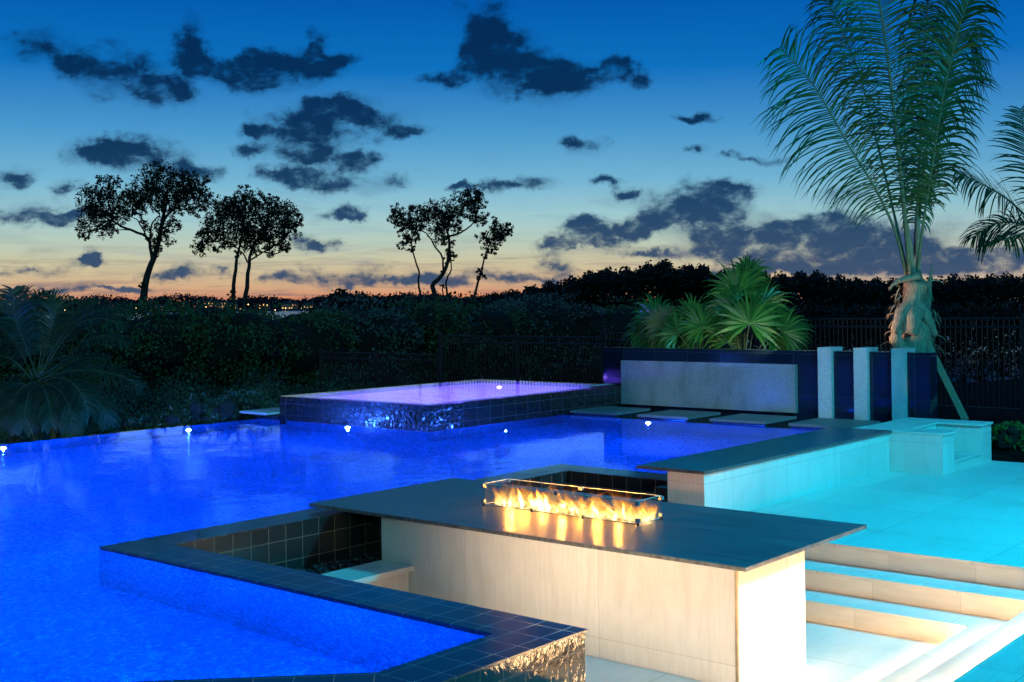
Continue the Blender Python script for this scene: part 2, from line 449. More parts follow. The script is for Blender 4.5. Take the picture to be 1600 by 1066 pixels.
# ------------------------------------------------------------------ sky
def build_world():
    w = bpy.data.worlds.new('World'); sc.world = w; w.use_nodes = True
    nt = NT(w.node_tree); nt.n.clear()
    out = nt.new('ShaderNodeOutputWorld'); bg = nt.new('ShaderNodeBackground')
    d = coords(nt, 'Generated')
    fx = nt.vmath('DOT_PRODUCT', d, tuple(RT)); fy = nt.vmath('DOT_PRODUCT', d, tuple(FW))
    az = nt.math('ARCTAN2', fx, fy)
    sp = nt.new('ShaderNodeSeparateXYZ'); nt.l.new(d, sp.inputs[0])
    el = nt.math('ARCSINE', sp.outputs[2])
    deg = nt.math('MULTIPLY', el, 180/math.pi)
    base = nt.comb(az, el, 0.0)
    # twilight bands: low sun glow on the left of the view, paler to the right, blue above
    t = nt.math('POWER', nt.math('DIVIDE', nt.math('MAXIMUM', deg, 0.0), 90.0, clamp=True), .5)
    s = lambda e: (e/90)**.5
    L = [(0, (230, 122, 78)), (.35, (226, 138, 96)), (.72, (216, 162, 124)), (1.3, (210, 182, 144)), (2.1, (204, 198, 164)), (3.05, (184, 204, 188)), (4.2, (160, 202, 208)), (5.8, (118, 182, 212)), (8, (76, 154, 206)), (11, (14, 114, 192)), (14, (3, 92, 176)), (20, (2, 76, 156)), (45, (4, 64, 128)), (90, (4, 58, 116))]
    R = [(0, (150, 134, 136)), (.35, (178, 154, 144)), (.72, (208, 182, 156)), (1.3, (206, 192, 168)), (2.1, (194, 198, 180)), (3.05, (172, 198, 194)), (4.2, (146, 194, 206)), (5.8, (106, 172, 208)), (8, (68, 146, 202)), (11, (12, 108, 190)), (14, (3, 90, 174)), (20, (2, 74, 154)), (45, (4, 64, 128)), (90, (4, 58, 116))]
    cl = nt.ramp(t, [(s(e), lin(c)) for e, c in L]); cr = nt.ramp(t, [(s(e), lin(c)) for e, c in R])
    sky = nt.mix(nt.step(az, .02, .42), cl, cr)
    back = nt.ramp(t, [(0, lin((40, 62, 98))), (s(8), lin((40, 84, 134))), (s(30), lin((8, 74, 134))), (1, lin((4, 58, 116)))])
    sky = nt.mix(nt.step(nt.math('ABSOLUTE', az), .75, 1.9), sky, back)
    # thin high streaks
    st = nt.noise(nt.mapping(base, rot=(0, 0, rad(-3)), scale=(2.2, 26, 1)), 3.2, 7, .6, .8)
    st2 = nt.noise(nt.mapping(base, rot=(0, 0, rad(4)), scale=(4, 60, 1)), 3.0, 5, .6, .6)
    low = nt.step(deg, 0.0, 4.5, 1.0, 0.0)
    sky = nt.mix(nt.math('MULTIPLY', nt.step(st, .50, .72, 0, .42), nt.step(deg, 2.5, 8.5, 1, 0)), sky, nt.mix(low, lin((120, 176, 206)), lin((176, 132, 116))))
    sky = nt.mix(nt.math('MULTIPLY', nt.step(st2, .46, .70, 0, .72), low), sky, lin((134, 112, 118)))
    # clouds: puffs at surveyed bearings, broken up by fractal noise
    wn = nt.noise(base, 20, 6, .62, 0, 'Color')
    warp = nt.vmath('MULTIPLY', nt.vmath('SUBTRACT', wn, (.5, .5, .5)), (.070, .036, 0))
    bw = nt.vmath('ADD', base, warp)
    blobs = [(55,70,52,24),(190,115,86,38),(252,142,60,20),(128,105,40,20),(296,66,26,40),(322,98,36,20),(430,108,86,32),(398,110,46,28),(505,94,55,24),(488,68,18,26),
        (752,40,50,58),(790,104,72,54),(850,128,76,34),(930,112,58,27),(972,106,24,24),(695,120,34,13),(570,182,86,30),(644,202,42,13),(530,165,44,20),(458,200,62,36),(494,238,86,32),(380,233,26,15),(400,200,22,11),(565,246,32,14),
        (534,286,96,22),(462,275,48,16),(215,240,82,30),(155,246,50,22),(292,264,52,15),(18,278,42,18),(105,298,20,16),(40,340,95,20),(120,352,50,11),(905,222,42,17),(1090,240,20,10),(1170,247,50,6),(1085,180,44,8),
        (835,283,44,13),(760,293,55,9),(712,290,18,7),(950,278,30,8),(980,297,28,11),(1085,308,92,32),(1155,300,48,17),(1115,328,90,18),(1060,352,78,24),(1000,352,34,18),(935,366,55,24),(895,350,34,13),(902,377,40,12),(1165,377,55,27),(1095,388,42,18),(1000,396,60,9),
        (1290,352,78,34),(1238,366,56,24),(1352,382,100,38),(1452,372,80,34),(1300,404,130,22),(1240,414,90,16),(1510,412,95,22),(1570,400,70,20),(1400,424,140,20),(1330,298,48,18),(1130,425,90,10),
        (875,412,38,11),(862,390,28,11),(850,435,44,8),(512,430,40,16),(575,427,34,13),(470,371,26,14),(505,381,18,7),(545,335,52,12),(562,346,24,8),(664,432,24,10),(772,431,40,11),(700,436,28,10),(436,438,28,9),(296,421,28,12),(258,430,22,10),(130,416,28,9),(42,420,34,6),(356,419,15,8),(90,449,75,7),(136,407,11,11),(200,452,60,5),(620,440,26,7)]
    acc = None
    for px, py, hw, hh in blobs:
        if px > 850 and py > 290: hw *= 1.0; hh *= .98
        else: hw *= 1.06; hh *= 1.06
        if py > 360 and hw < 60: hw *= 1.2; hh *= 1.3
        a, b = ray(px, py); A = math.atan(a); E = math.atan(b*math.cos(A))
        mp = nt.new('ShaderNodeMapping', vector_type='TEXTURE'); nt.l.new(bw, mp.inputs[0])
        mp.inputs[1].default_value = (A, E, 0); mp.inputs[3].default_value = (hw*1.34/FPX, hh*1.36/FPX, 1)
        g = nt.new('ShaderNodeTexGradient', gradient_type='SPHERICAL'); nt.l.new(mp.outputs[0], g.inputs[0])
        acc = g.outputs['Fac'] if acc is None else nt.math('ADD', acc, g.outputs['Fac'])
    acc = nt.math('MINIMUM', acc, .92)
    fb = nt.noise(nt.mapping(base, scale=(1, 1.6, 1)), 20, 7, .60, .25)
    fbh = nt.noise(nt.mapping(base, scale=(1, 1.5, 1)), 62, 8, .66, .3)
    fb = nt.math('ADD', nt.math('MULTIPLY', fb, .62), nt.math('MULTIPLY', fbh, .38))
    dens = nt.math('ADD', acc, nt.math('MULTIPLY', nt.math('SUBTRACT', fb, .5), 2.7))
    core = nt.math('MULTIPLY', nt.step(dens, .16, .90), nt.step(acc, .0, .30))
    fb2 = nt.noise(nt.mapping(base, scale=(1, 2.1, 1)), 17, 8, .62, .4)
    veil = nt.math('MULTIPLY', nt.step(nt.math('ADD', acc, nt.math('MULTIPLY', nt.math('SUBTRACT', fb2, .5), 1.9)), .05, .95, 0, .72), nt.step(acc, 0, .35))
    f3 = nt.noise(nt.mapping(base, rot=(0, 0, rad(-4)), scale=(7, 24, 1)), 1.6, 9, .63, .7)
    thin = nt.math('MULTIPLY', nt.step(f3, .50, .78, 0, .6), nt.step(deg, 3.0, 9.5, 1, .25))
    cov = nt.math('MAXIMUM', nt.math('MAXIMUM', core, veil), thin)
    dark = nt.ramp(t, [(0, lin((84, 96, 118))), (s(1.6), lin((42, 74, 110))), (s(4.5), lin((16, 58, 100))), (s(8), lin((5, 42, 82))), (s(14), lin((4, 38, 78))), (1, lin((4, 30, 66)))])
    lite = nt.mix(.62, dark, sky)
    ccol = nt.mix(nt.step(dens, .25, 1.0), lite, dark)
    fin = nt.mix(nt.math('MULTIPLY', cov, .96), sky, ccol)
    fin = nt.mix(nt.step(deg, -2.0, -.2, 1, 0), fin, lin((26, 40, 58)))
    nt.l.new(fin, bg.inputs[0]); bg.inputs[1].default_value = 1.0
    nt.l.new(bg.outputs[0], out.inputs[0])
    w.cycles.sampling_method = 'MANUAL'; w.cycles.sample_map_resolution = 512
build_world()

# ------------------------------------------------------------------ levels of the terrace (metres above the sunken floor)
D, W, CP, ST = .516, .838, .85, 1.222
# ground: garden sheet, low under everything that is built, falling to the shore
def ground_h(x, y):
    if x < 17.75 and y < 16.02 and not (x > 16.25 and y < 6.2): return -1.2
    g = .42
    if y > 11: g = max(.05, .42 - (y-11)*.08)
    d = x*.764 + y*.645
    if d > 34: g -= min(1.9, (d-34)*.06)
    if d > 110: g -= (d-110)*.03
    return g + .05*math.sin(x*.9+y*.4)*math.sin(y*.7)
def axis(lo, hi, dense0, dense1, fine, coarse):
    v = []; x = lo
    while x < hi:
        v.append(x); x += fine if dense0 <= x < dense1 else coarse
    return v + [hi]
xs = axis(-80, 190, 8, 30, .25, 5); ys = axis(-40, 220, 2, 24, .25, 5)
mb = MB()
mb.v = [(x, y, ground_h(x, y)) for x in xs for y in ys]
ny = len(ys)
mb.f = [(i*ny+j, (i+1)*ny+j, (i+1)*ny+j+1, i*ny+j+1) for i in range(len(xs)-1) for j in range(ny-1)]
tag(mb.build('ground', M['soil'], smooth=True), kind='structure')
tag(sheet('sea', [(-5000, -5000), (7000, -5000), (7000, 7000), (-5000, 7000)], -1.5, M['sea']), kind='structure')

# ------------------------------------------------------------------ patio, pit, steps
patio = boxes('patio', [((9.92, -8, -.9), (16.2, 6.10, D))], M['lime_flat'], bevel=0); tag(patio, kind='structure')
p2 = boxes('patio', [((-8, -8, -.9), (9.92, 2.44, D))], M['lime_flat'], bevel=0); tag(p2, kind='structure')
p3 = prism('patio', [(-8, 2.44), (5.40, 2.44), (5.40, 4.0), (3.98, 4.0), (-3.2, 11.2), (-8, 11.2)], -.9, D - .004, M['lime_flat']); tag(p3, kind='structure')
fl = boxes('pit_floor', [((5.37, 2.44, -.3), (9.93, 8.0, 0.0))], M['lime_flat'], bevel=0); tag(fl, kind='structure')
pl = boxes('pit_floor', [((5.38, 4.2, 0.0), (7.085, 7.12, .075))], M['lime_flat'], bevel=.004); tag(pl, kind='structure')
def tread(k, x0, y0):                       # one L-shaped step with a nosing, along the back and the side of the pit
    z0, z1 = .172*(k-1), .172*k
    st = empty('stone_step', (x0, y0, z0), ('lowest L-shaped limestone step rising from the sunken floor beside the fire bar',
               'middle L-shaped limestone step, between the lowest step and the patio edge', 'top limestone step nosing flush with the blue-lit patio')[k-1], 'step', 'limestone steps out of the sunken seating area')
    n = .014
    prism('riser', [(x0, 8.0), (x0, y0), (5.42, y0), (5.42, 2.44), (9.92, 2.44), (9.92, 8.0)], z0, z1 - .03, M['lime_step'], st) if k < 3 else None
    if k == 3: prism('riser', [(x0, 6.1), (x0, y0), (5.42, y0), (5.42, y0 - .03), (x0 + .03, y0 - .03), (x0 + .03, 6.1)], z0, z1 - .03, M['lime_step'], st)
    xe = 9.92 if k < 3 else x0 + .30; ye = 2.44 if k < 3 else y0 - .30
    ym = 8.0 if k < 3 else 6.09
    prism('nosing', [(x0 - n, ym), (x0 - n, y0 + n), (5.42, y0 + n), (5.42, ye), (xe, ye), (xe, ym)], z1 - .03, z1 + (.004 if k == 3 else 0), M['lime_flat'], st, .004)
    boxes('led_strip', [((5.6, y0 + .004, z1 - .042), (x0 - .25, y0 + .010, z1 - .032))], M['led'], st, 0)
tread(1, 9.20, 3.25); tread(2, 9.555, 2.85); tread(3, 9.90, 2.46)

# ------------------------------------------------------------------ swimming pool shell and water
pool_pts = [(-4, 15.93), (12.45, 15.93), (12.45, 12.1), (15.62, 12.1), (15.62, 6.66), (10.72, 6.66), (10.72, 8.35), (4.975, 8.35), (4.975, 4.36), (4.10, 4.36), (-2.9, 11.36), (-4, 11.36)]
pf = sheet('pool_floor', pool_pts, -.35, M['quartz']); tag(pf, kind='structure')
bm = bmesh.new()
for i in range(len(pool_pts)):
    a, b = pool_pts[i], pool_pts[(i+1) % len(pool_pts)]
    bm.faces.new([bm.verts.new(v) for v in ((a[0], a[1], -.37), (b[0], b[1], -.37), (b[0], b[1], W - .042), (a[0], a[1], W - .042))])
tag(finish('pool_side', bm, M['quartz_side']), kind='structure')
sh = boxes('pool_bench', [((10.74, 6.67, -.34), (15.60, 7.28, .50))], M['quartz'], bevel=.03)
tag(sh, 'pale underwater bench along the pool side behind the low counter wall', 'pool bench')
wat_pts = [(-4, 15.985), (12.452, 15.985), (12.452, 12.098), (15.622, 12.098), (15.622, 6.655), (10.718, 6.655), (10.718, 8.352), (4.973, 8.352), (4.973, 4.362), (4.10, 4.362), (-2.9, 11.362), (-4, 11.362)]
tag(sheet('pool_water', wat_pts, W, M['water']), kind='structure')

# the wall of the vanishing edge on the garden side
ew = empty('pool_edge_wall', (4, 16.1, -.3), 'long wet tiled edge wall the water slides over beside the dark garden', 'pool wall')
boxes('tiled_face', [((-4, 15.94, -.9), (12.44, 16.10, W - .012))], M['tile'], ew, .01)
boxes('stone_ledge', [((-4, 16.10, -.9), (12.44, 16.20, W - .05))], M['lime_flat'], ew, .01)
# wall with coping round the sunken bar
iw = empty('pool_wall', (5.17, 6.2, 0), 'L-shaped black tiled pool wall with wet dark coping around the sunken bar', 'pool wall')
def run(name, pts, z0, z1, mt, bevel=0): return prism(name, pts, z0, z1, mt, iw, bevel)
boxes('tiled_face', [((4.985, 4.36, -.3), (5.355, 8.34, CP - .012))], M['tile'], iw, 0)
boxes('tiled_face', [((5.355, 7.97, -.3), (10.70, 8.34, CP - .012))], M['tile'], iw, 0)
boxes('tiled_face', [((10.34, 6.67, -.3), (10.70, 7.97, CP - .012))], M['tile'], iw, 0)
boxes('tiled_face', [((3.98, 4.018, -.3), (5.355, 4.35, CP - .012))], M['tile_wet'], iw, 0)
run('coping', [(4.975, 4.36), (4.975, 8.35), (5.367, 7.958), (5.367, 4.004)], CP - .012, CP, M['cop_x'])
run('coping', [(4.975, 8.35), (10.72, 8.35), (10.33, 7.958), (5.367, 7.958)], CP - .012, CP, M['cop_x'])
run('coping', [(10.72, 8.35), (10.72, 6.66), (10.33, 6.66), (10.33, 7.958)], CP - .012, CP, M['cop_x'])
run('coping', [(4.975, 4.36), (5.367, 4.004), (3.92, 4.004), (4.10, 4.36)], CP - .012, CP, M['cop_x'])
run('coping', [(4.10, 4.36), (3.92, 4.004), (-3.2, 11.124), (-2.9, 11.36)], CP - .012, CP, M['cop_d'])
run('tiled_face', [(4.09, 4.35), (3.94, 4.022), (-3.18, 11.13), (-2.91, 11.35)], -.3, CP - .023, M['tile_wet'])
# tiled return behind the low counter wall
boxes('tiled_face', [((10.055, 6.505, -.3), (14.44, 6.655, CP - .03))], M['tile'], iw, 0)

# pebbles in the overflow trough
rng = random.Random(5)
bm = bmesh.new()
for i in range(420):
    x = rng.uniform(5.40, 10.28); y = rng.uniform(7.50, 7.93)
    if x > 9.9: y = rng.uniform(6.7, 7.93)
    r = rng.uniform(.025, .05)
    mtx = Matrix.Translation((x, y, .44 + rng.uniform(0, .035))) @ Matrix.Rotation(rng.uniform(0, 3), 4, 'Z') @ Matrix.Diagonal((r*rng.uniform(1, 1.5), r, r*.62, 1))
    bmesh.ops.create_icosphere(bm, subdivisions=2, radius=1, matrix=mtx)
o = finish('pebbles', bm, M['pebble'], smooth=True); tag(o, 'black river pebbles lying in the overflow trough under the tiled wall', 'pebbles', kind='stuff')
tf = boxes('trough_floor', [((5.372, 7.47, .05), (10.325, 7.955, .44))], M['pebble'], bevel=0); tag(tf, kind='structure')

# stone bench beside the bar
bn = empty('stone_bench', (6.2, 7.3, 0), 'low limestone bench between the tiled pool wall and the end of the fire bar', 'bench')
boxes('seat', [((5.375, 7.085, .455), (7.225, 7.468, .50))], M['lime_flat'], bn, .005)
boxes('base', [((5.375, 7.14, .0), (7.085, 7.465, .455))], M['lime'], bn, 0)

# ------------------------------------------------------------------ fire bar
fb = empty('fire_bar', (7.6, 5.8, 0), 'long limestone bar with dark slab top, fire burner set in the middle', 'bar counter')
boxes('cladding', [((7.09, 4.05, 0), (8.083, 7.467, .883))], M['lime'], fb, .004)
boxes('corner_trim', [((7.083, 4.043, .002), (7.103, 4.063, .882))], M['trim'], fb, .002)
boxes('counter_slab', [((7.0, 3.93, .8845), (8.895, 8.30, .914))], M['slab'], fb, .003)
boxes('mounting_plate', [((7.03, 6.82, .876), (7.088, 6.97, .8845))], M['steel'], fb, .001)

bt = empty('fire_burner', (7.98, 6.13, .914), 'narrow steel burner trough filled with crushed glass in the bar top', 'burner')
boxes('pan', [((7.85, 5.38, .9145), (8.11, 6.89, .921))], M['steel'], bt, .002)
mb = MB(); rng = random.Random(3)
for i in range(1400):
    c = Vector((rng.uniform(7.865, 8.095), rng.uniform(5.40, 6.87), .922 + rng.uniform(0, .014)))
    q = [c + rvec(rng)*.011 for _ in range(4)]
    i0 = len(mb.v); mb.v += [tuple(v) for v in q]; mb.f += [(i0, i0+1, i0+2), (i0, i0+2, i0+3), (i0, i0+3, i0+1), (i0+1, i0+3, i0+2)]
mb.build('crushed_glass', M['media'], bt)

# glass wind guard
gg = empty('glass_guard', (7.98, 6.13, .914), 'clear glass wind guard standing around the flames on the bar', 'glass guard')
gx0, gx1, gy0, gy1, gz0, gz1 = 7.812, 8.148, 5.33, 6.94, .930, 1.106
g = .008
panels = [((gx0, gy0, gz0), (gx0 + g, 6.13, gz1)), ((gx0, 6.14, gz0), (gx0 + g, gy1, gz1)), ((gx1 - g, gy0, gz0), (gx1, 6.13, gz1)), ((gx1 - g, 6.14, gz0), (gx1, gy1, gz1)),
          ((gx0 + g + .002, gy0, gz0), (gx1 - g - .002, gy0 + g, gz1)), ((gx0 + g + .002, gy1 - g, gz0), (gx1 - g - .002, gy1, gz1))]
for a, b in panels:
    po = boxes('glass_panel', [(a, b)], M['glass'], gg, 0)
    e = .0012
    boxes('polished_edge', [((a[0] - e, a[1] - e, b[2] - .001), (b[0] + e, b[1] + e, b[2] + .002))], M['edge'], po, 0)
    boxes('polished_edge', [((a[0] - e, a[1] - e, a[2] - .003), (b[0] + e, b[1] + e, a[2] + .001))], M['edge'], po, 0)
for x in (gx0, gx1):
    for y in (gy0, gy1):
        for z in (gz0 + .012, gz1 - .030):
            boxes('corner_clip', [((x - .016, y - .016, z - .004), (x + .016, y + .016, z + .028))], M['steel'], gg, .003)
        boxes('foot', [((x - .007, y - .007, .914), (x + .007, y + .007, gz0 + .010))], M['darkmetal'], gg, .001)
    boxes('centre_clip', [((x - .014, 6.115, gz1 - .026), (x + .014, 6.155, gz1 + .004))], M['steel'], gg, .003)
    for y in (5.87, 6.40): boxes('foot', [((x - .008, y - .008, .914), (x + .008, y + .008, gz0 + .014))], M['darkmetal'], gg, .001)

# flames
def tongue(mb, x, y, h, r, lean, rng, seg=12, n=16):
    ph, ph2, tw = rng.uniform(0, 6), rng.uniform(0, 6), rng.uniform(-1.5, 1.5)
    am = r*rng.uniform(.5, 1.0)
    i0 = len(mb.v)
    for k in range(n):
        t = k/(n-1)
        cx = x + lean[0]*t**1.4*h + am*t*math.sin(ph + t*5.5); cy = y + lean[1]*t**1.4*h + am*1.3*t*math.sin(ph2 + t*6.5)
        rr = r*(.55 + 1.3*t)*(1-t)**1.15*1.35 + .0006
        for j in range(seg):
            a = 2*math.pi*j/seg
            k2 = 1 + .30*math.sin(3*a + ph + t*7) + .16*math.sin(5*a - ph2 + t*11)
            mb.v.append((cx + rr*k2*.75*math.cos(a + tw*t), cy + rr*k2*1.15*math.sin(a + tw*t), .925 + h*t)); mb.uv.append((j/seg, t))
    for k in range(n-1):
        for j in range(seg):
            a = i0 + k*seg + j; b = i0 + k*seg + (j+1) % seg
            mb.f.append((a, b, b+seg, a+seg))
fr = empty('fire', (7.98, 6.13, .92), 'orange gas flames leaping along the burner inside the glass guard', 'fire')
mb = MB(); rng = random.Random(21)
main = [(6.80, .055, .030), (6.74, .08, .035), (6.66, .06, .03), (6.58, .15, .045), (6.55, .09, .05), (6.48, .12, .055), (6.42, .10, .06), (6.36, .085, .06), (6.30, .12, .045), (6.22, .07, .05), (6.12, .06, .045), (6.05, .08, .045), (5.98, .07, .05), (5.90, .105, .04), (5.86, .06, .045), (5.78, .055, .04), (5.70, .06, .035), (5.62, .075, .03), (5.56, .11, .035), (5.51, .12, .035), (5.47, .07, .03)]
main += [(5.42, .10, .03), (5.44, .07, .03)]  # added tongues standing in for flames mirrored in the end glass
for k, (y, h, r) in enumerate(main):
    mb = MB()
    tongue(mb, (8.07 if k >= len(main) - 2 else 7.975) + rng.uniform(-.05, .05), y + rng.uniform(-.03, .03), h*rng.uniform(.95, 1.3), r*rng.uniform(.36, .6), (rng.uniform(-.2, .2), rng.uniform(-.2, .9)), rng)
    mb.build('flame', M['flame'], fr, True)
mb = MB()
for i in range(64):
    tongue(mb, 7.99 + rng.uniform(-.12, .13), rng.uniform(5.37, 6.90), rng.uniform(.05, .18), rng.uniform(.03, .055), (rng.uniform(-.2, .2), rng.uniform(-.5, .7)), rng)
for i in range(22):  # added wisps, likewise in place of reflections in the end pane
    tongue(mb, rng.uniform(7.90, 8.135), rng.uniform(5.35, 5.50), rng.uniform(.07, .165), rng.uniform(.02, .035), (rng.uniform(-.2, .2), rng.uniform(-.3, .3)), rng)
mb.build('flame_wisp', M['wisp'], fr, True)
mb = MB()
for i in range(46):
    tongue(mb, 7.98 + rng.uniform(-.12, .12), rng.uniform(5.40, 6.88), rng.uniform(.14, .235), rng.uniform(.035, .065), (rng.uniform(-.3, .3), rng.uniform(-.7, .9)), rng)
mb.build('flame_veil', M['veil'], fr, True)

# ------------------------------------------------------------------ low counter wall and stone blocks
cw = empty('counter_wall', (12.2, 6.3, D), 'low limestone wall with a long dark slab top between pool and patio', 'low wall')
boxes('cladding', [((10.05, 6.08, D), (14.45, 6.50, .998))], M['lime'], cw, .004)
boxes('counter_slab', [((10.0, 6.045, 1.0), (14.46, 6.83, 1.03))], M['slab'], cw, .003)
b1 = empty('stone_block', (14.65, 5.75, D), 'square limestone block at the far end of the dark topped wall', 'stone block', 'limestone blocks at the end of the pool wall')
boxes('body', [((14.46, 5.415, D), (14.84, 6.55, .995))], M['lime'], b1, .004)
boxes('top', [((14.462, 5.395, .996), (14.87, 6.57, 1.028))], M['lime_flat'], b1, .004)
b2 = empty('stone_block', (15.9, 5.75, D), 'limestone block by the planting bed, on the right of the gap', 'stone block', 'limestone blocks at the end of the pool wall')
boxes('body', [((15.83, 5.415, D - .1), (16.19, 6.55, .995))], M['lime'], b2, .004)
boxes('top', [((15.80, 5.395, .996), (16.21, 6.57, 1.028))], M['lime_flat'], b2, .004)
b3 = empty('stone_step', (15.3, 5.8, D), 'short limestone step set in the gap between the two limestone blocks', 'step')
boxes('riser', [((14.85, 5.44, D), (15.825, 6.0, .625))], M['lime_step'], b3, 0)
boxes('nosing', [((14.85, 5.42, .626), (15.825, 6.0, .658))], M['lime_flat'], b3, .004)
boxes('back_riser', [((14.872, 6.0, D), (15.798, 6.56, .99))], M['lime_step'], b3, 0)
boxes('landing', [((14.875, 5.985, .992), (15.795, 6.565, 1.022))], M['lime_flat'], b3, .004)

# stepping stones
base = boxes('trough_floor', [((15.63, 6.57, -.3), (17.33, 12.09, .80))], M['tile'], bevel=0); tag(base, kind='structure')
slots = [(11.13, 12.06, 'next to the spa corner'), (9.80, 10.72, 'second from the spa'), (8.48, 9.42, 'third from the spa'), (7.16, 8.12, 'closest to the white stone blocks')]
for y0, y1, w_ in slots:
    s_ = empty('stepping_stone', (16.25, (y0+y1)/2, .8), 'square limestone stepping stone over dark water, ' + w_, 'stepping stone', 'stepping stones in front of the tiled feature wall')
    boxes('slab', [((15.74, y0, .862), (16.72, y1, .902))], M['grey_stone'], s_, .004)
    boxes('tiled_foot', [((15.77, y0 + .03, .80), (16.69, y1 - .03, .862))], M['tile'], s_, 0)

# ------------------------------------------------------------------ spa
sp = empty('spa', (14.9, 13.8, .3), 'raised rectangular spa with dark wet tiled sides brimming with violet-lit water', 'spa')
x0, x1, y0, y1 = 12.45, 17.35, 12.1, 15.45
boxes('tiled_wall', [((x0, y0, .80), (x1, y0 + .16, ST - .012)), ((x0, y1 - .16, .2), (x1, y1, ST - .012)), ((x0, y0 + .16, .80), (x0 + .16, y1 - .16, ST - .012)), ((x1 - .16, y0 + .16, .2), (x1, y1 - .16, ST - .012))], M['spa_tile'], sp, 0)
sheet('spa_floor', [(x0 + .15, y0 + .15), (x1 - .15, y0 + .15), (x1 - .15, y1 - .15), (x0 + .15, y1 - .15)], .45, M['quartz'], sp)
sheet('spa_water', [(x0 - .004, y0 - .004), (x1 + .004, y0 - .004), (x1 + .004, y1 + .004), (x0 - .004, y1 + .004)], ST, M['spa_water'], sp)
gr = empty('overflow_grate', (16.9, 12.4, ST), 'small slotted overflow grate at the spa corner by the feature wall', 'grate')
boxes('slat', [((16.55 + i*.13, 12.20, ST + .004), (16.62 + i*.13, 12.42, ST + .016)) for i in range(6)], M['lime_flat'], gr, 0)
boxes('frame', [((16.50, 12.19, ST + .002), (17.33, 12.20, ST + .018)), ((16.50, 12.42, ST + .002), (17.33, 12.43, ST + .018))], M['darkmetal'], gr, 0)
lg = empty('stone_ledge', (12.4, 15.7, .6), 'small limestone ledge slab jutting out beside the spa over the pool edge', 'ledge')
boxes('slab', [((12.20, 15.47, .93), (13.0, 16.18, .965))], M['lime_flat'], lg, .004)
boxes('tiled_foot', [((12.47, 15.50, .2), (12.98, 16.12, .93))], M['tile'], lg, 0)

# submerged pool lamps that break the surface
def disc(bm, c, r, h, seg=20, top=1.0):
    bmesh.ops.create_cone(bm, cap_ends=True, segments=seg, radius1=r, radius2=r*top, depth=h, matrix=Matrix.Translation((c[0], c[1], c[2] + h/2)))
def pool_lamp(x, y, z, lens, label):
    l = empty('pool_light', (x, y, z - .05), label, 'pool light', 'floating lights on the water')
    bm = bmesh.new(); disc(bm, (x, y, z - .05), .04, .03, top=1.15); disc(bm, (x, y, z - .02), .048, .014)
    finish('housing', bm, M['steel'], l, 0)
    bm = bmesh.new(); bmesh.ops.create_uvsphere(bm, u_segments=16, v_segments=8, radius=.042, matrix=Matrix.Translation((x, y, z - .004)) @ Matrix.Diagonal((1, 1, .6, 1)))
    finish('lens', bm, lens, l, 0, True)
pool_lamp(7.82, 15.45, W, M['lens_blue'], 'bright blue light at the pool edge under the date palm')
pool_lamp(10.62, 15.32, W, M['lens_blue'], 'bright blue light at the pool edge in front of low shrubs')
pool_lamp(12.20, 13.55, W, M['lens_blue'], 'bright blue light in the pool against the dark spa wall')
pool_lamp(15.20, 10.16, W, M['lens_blue'], 'bright blue light in the pool in front of the stepping stones')
pool_lamp(15.79, 13.63, ST, M['lens_violet'], 'small violet light glowing in the raised spa water')

# ------------------------------------------------------------------ feature wall
fw = empty('feature_wall', (17.5, 9.5, .4), 'navy polished tile wall with a granite panel and three granite columns', 'feature wall')
boxes('tiled_wall', [((17.36, 6.68, -.3), (17.66, 12.55, 1.87))], M['wall_tile'], fw, .003)
boxes('granite_panel', [((17.27, 8.78, .895), (17.359, 12.10, 1.655))], M['granite_dark'], fw, .003)
for ya, yb in ((8.13, 8.42), (7.36, 7.63), (6.83, 6.99)):
    pass
for pa, pb in ((1278, 1299), (1334, 1355), (1393, 1414)):
    ya = PX(pa, 600, 17.27).y; yb = PX(pb, 600, 17.27).y
    boxes('granite_column', [((17.27, yb, .84), (17.359, ya, 1.93)), ((17.359, yb, 1.872), (17.68, ya, 1.93))], M['granite'], fw, .002)

# ------------------------------------------------------------------ fence
def fence(label, y0, y1, top, h=1.75, X=22.0, posts=2.4):
    f = empty('fence', (X, (y0+y1)/2, top - h), label, 'fence', 'black metal fence runs')
    n = max(1, round((y1-y0)/posts)); yy = [y0 + (y1-y0)*i/n for i in range(n+1)]
    for y in yy:
        boxes('post', [((X - .032, y - .032, top - h - .25), (X + .032, y + .032, top + .05)), ((X - .04, y - .04, top + .05), (X + .04, y + .04, top + .07))], M['darkmetal'], f, .003)
    for z in (top - .018, top - .17, top - h + .12):
        boxes('rail', [((X - .018, y0 + .032, z - .018), (X + .018, y1 - .032, z + .018))], M['darkmetal'], f, .002)
    bm = bmesh.new(); y = y0 + .09
    while y < y1 - .05:
        add_box(bm, (X - .0085, y - .0085, top - h + .05), (X + .0085, y + .0085, top - .037)); y += .095
    o = finish('pickets', bm, M['darkmetal'], f, 0)
fence('tall black picket fence behind the coconut palm and feature wall', 2.0, 13.95, 2.31)
fence('black picket fence section just left of the fan palms, stepped lower', 14.0, 15.85, 2.0)
fence('black picket fence section directly behind the spa', 15.9, 20.95, 1.90)
fence('lowest black picket fence section, half hidden by the hedge', 21.0, 25.5, 1.42)

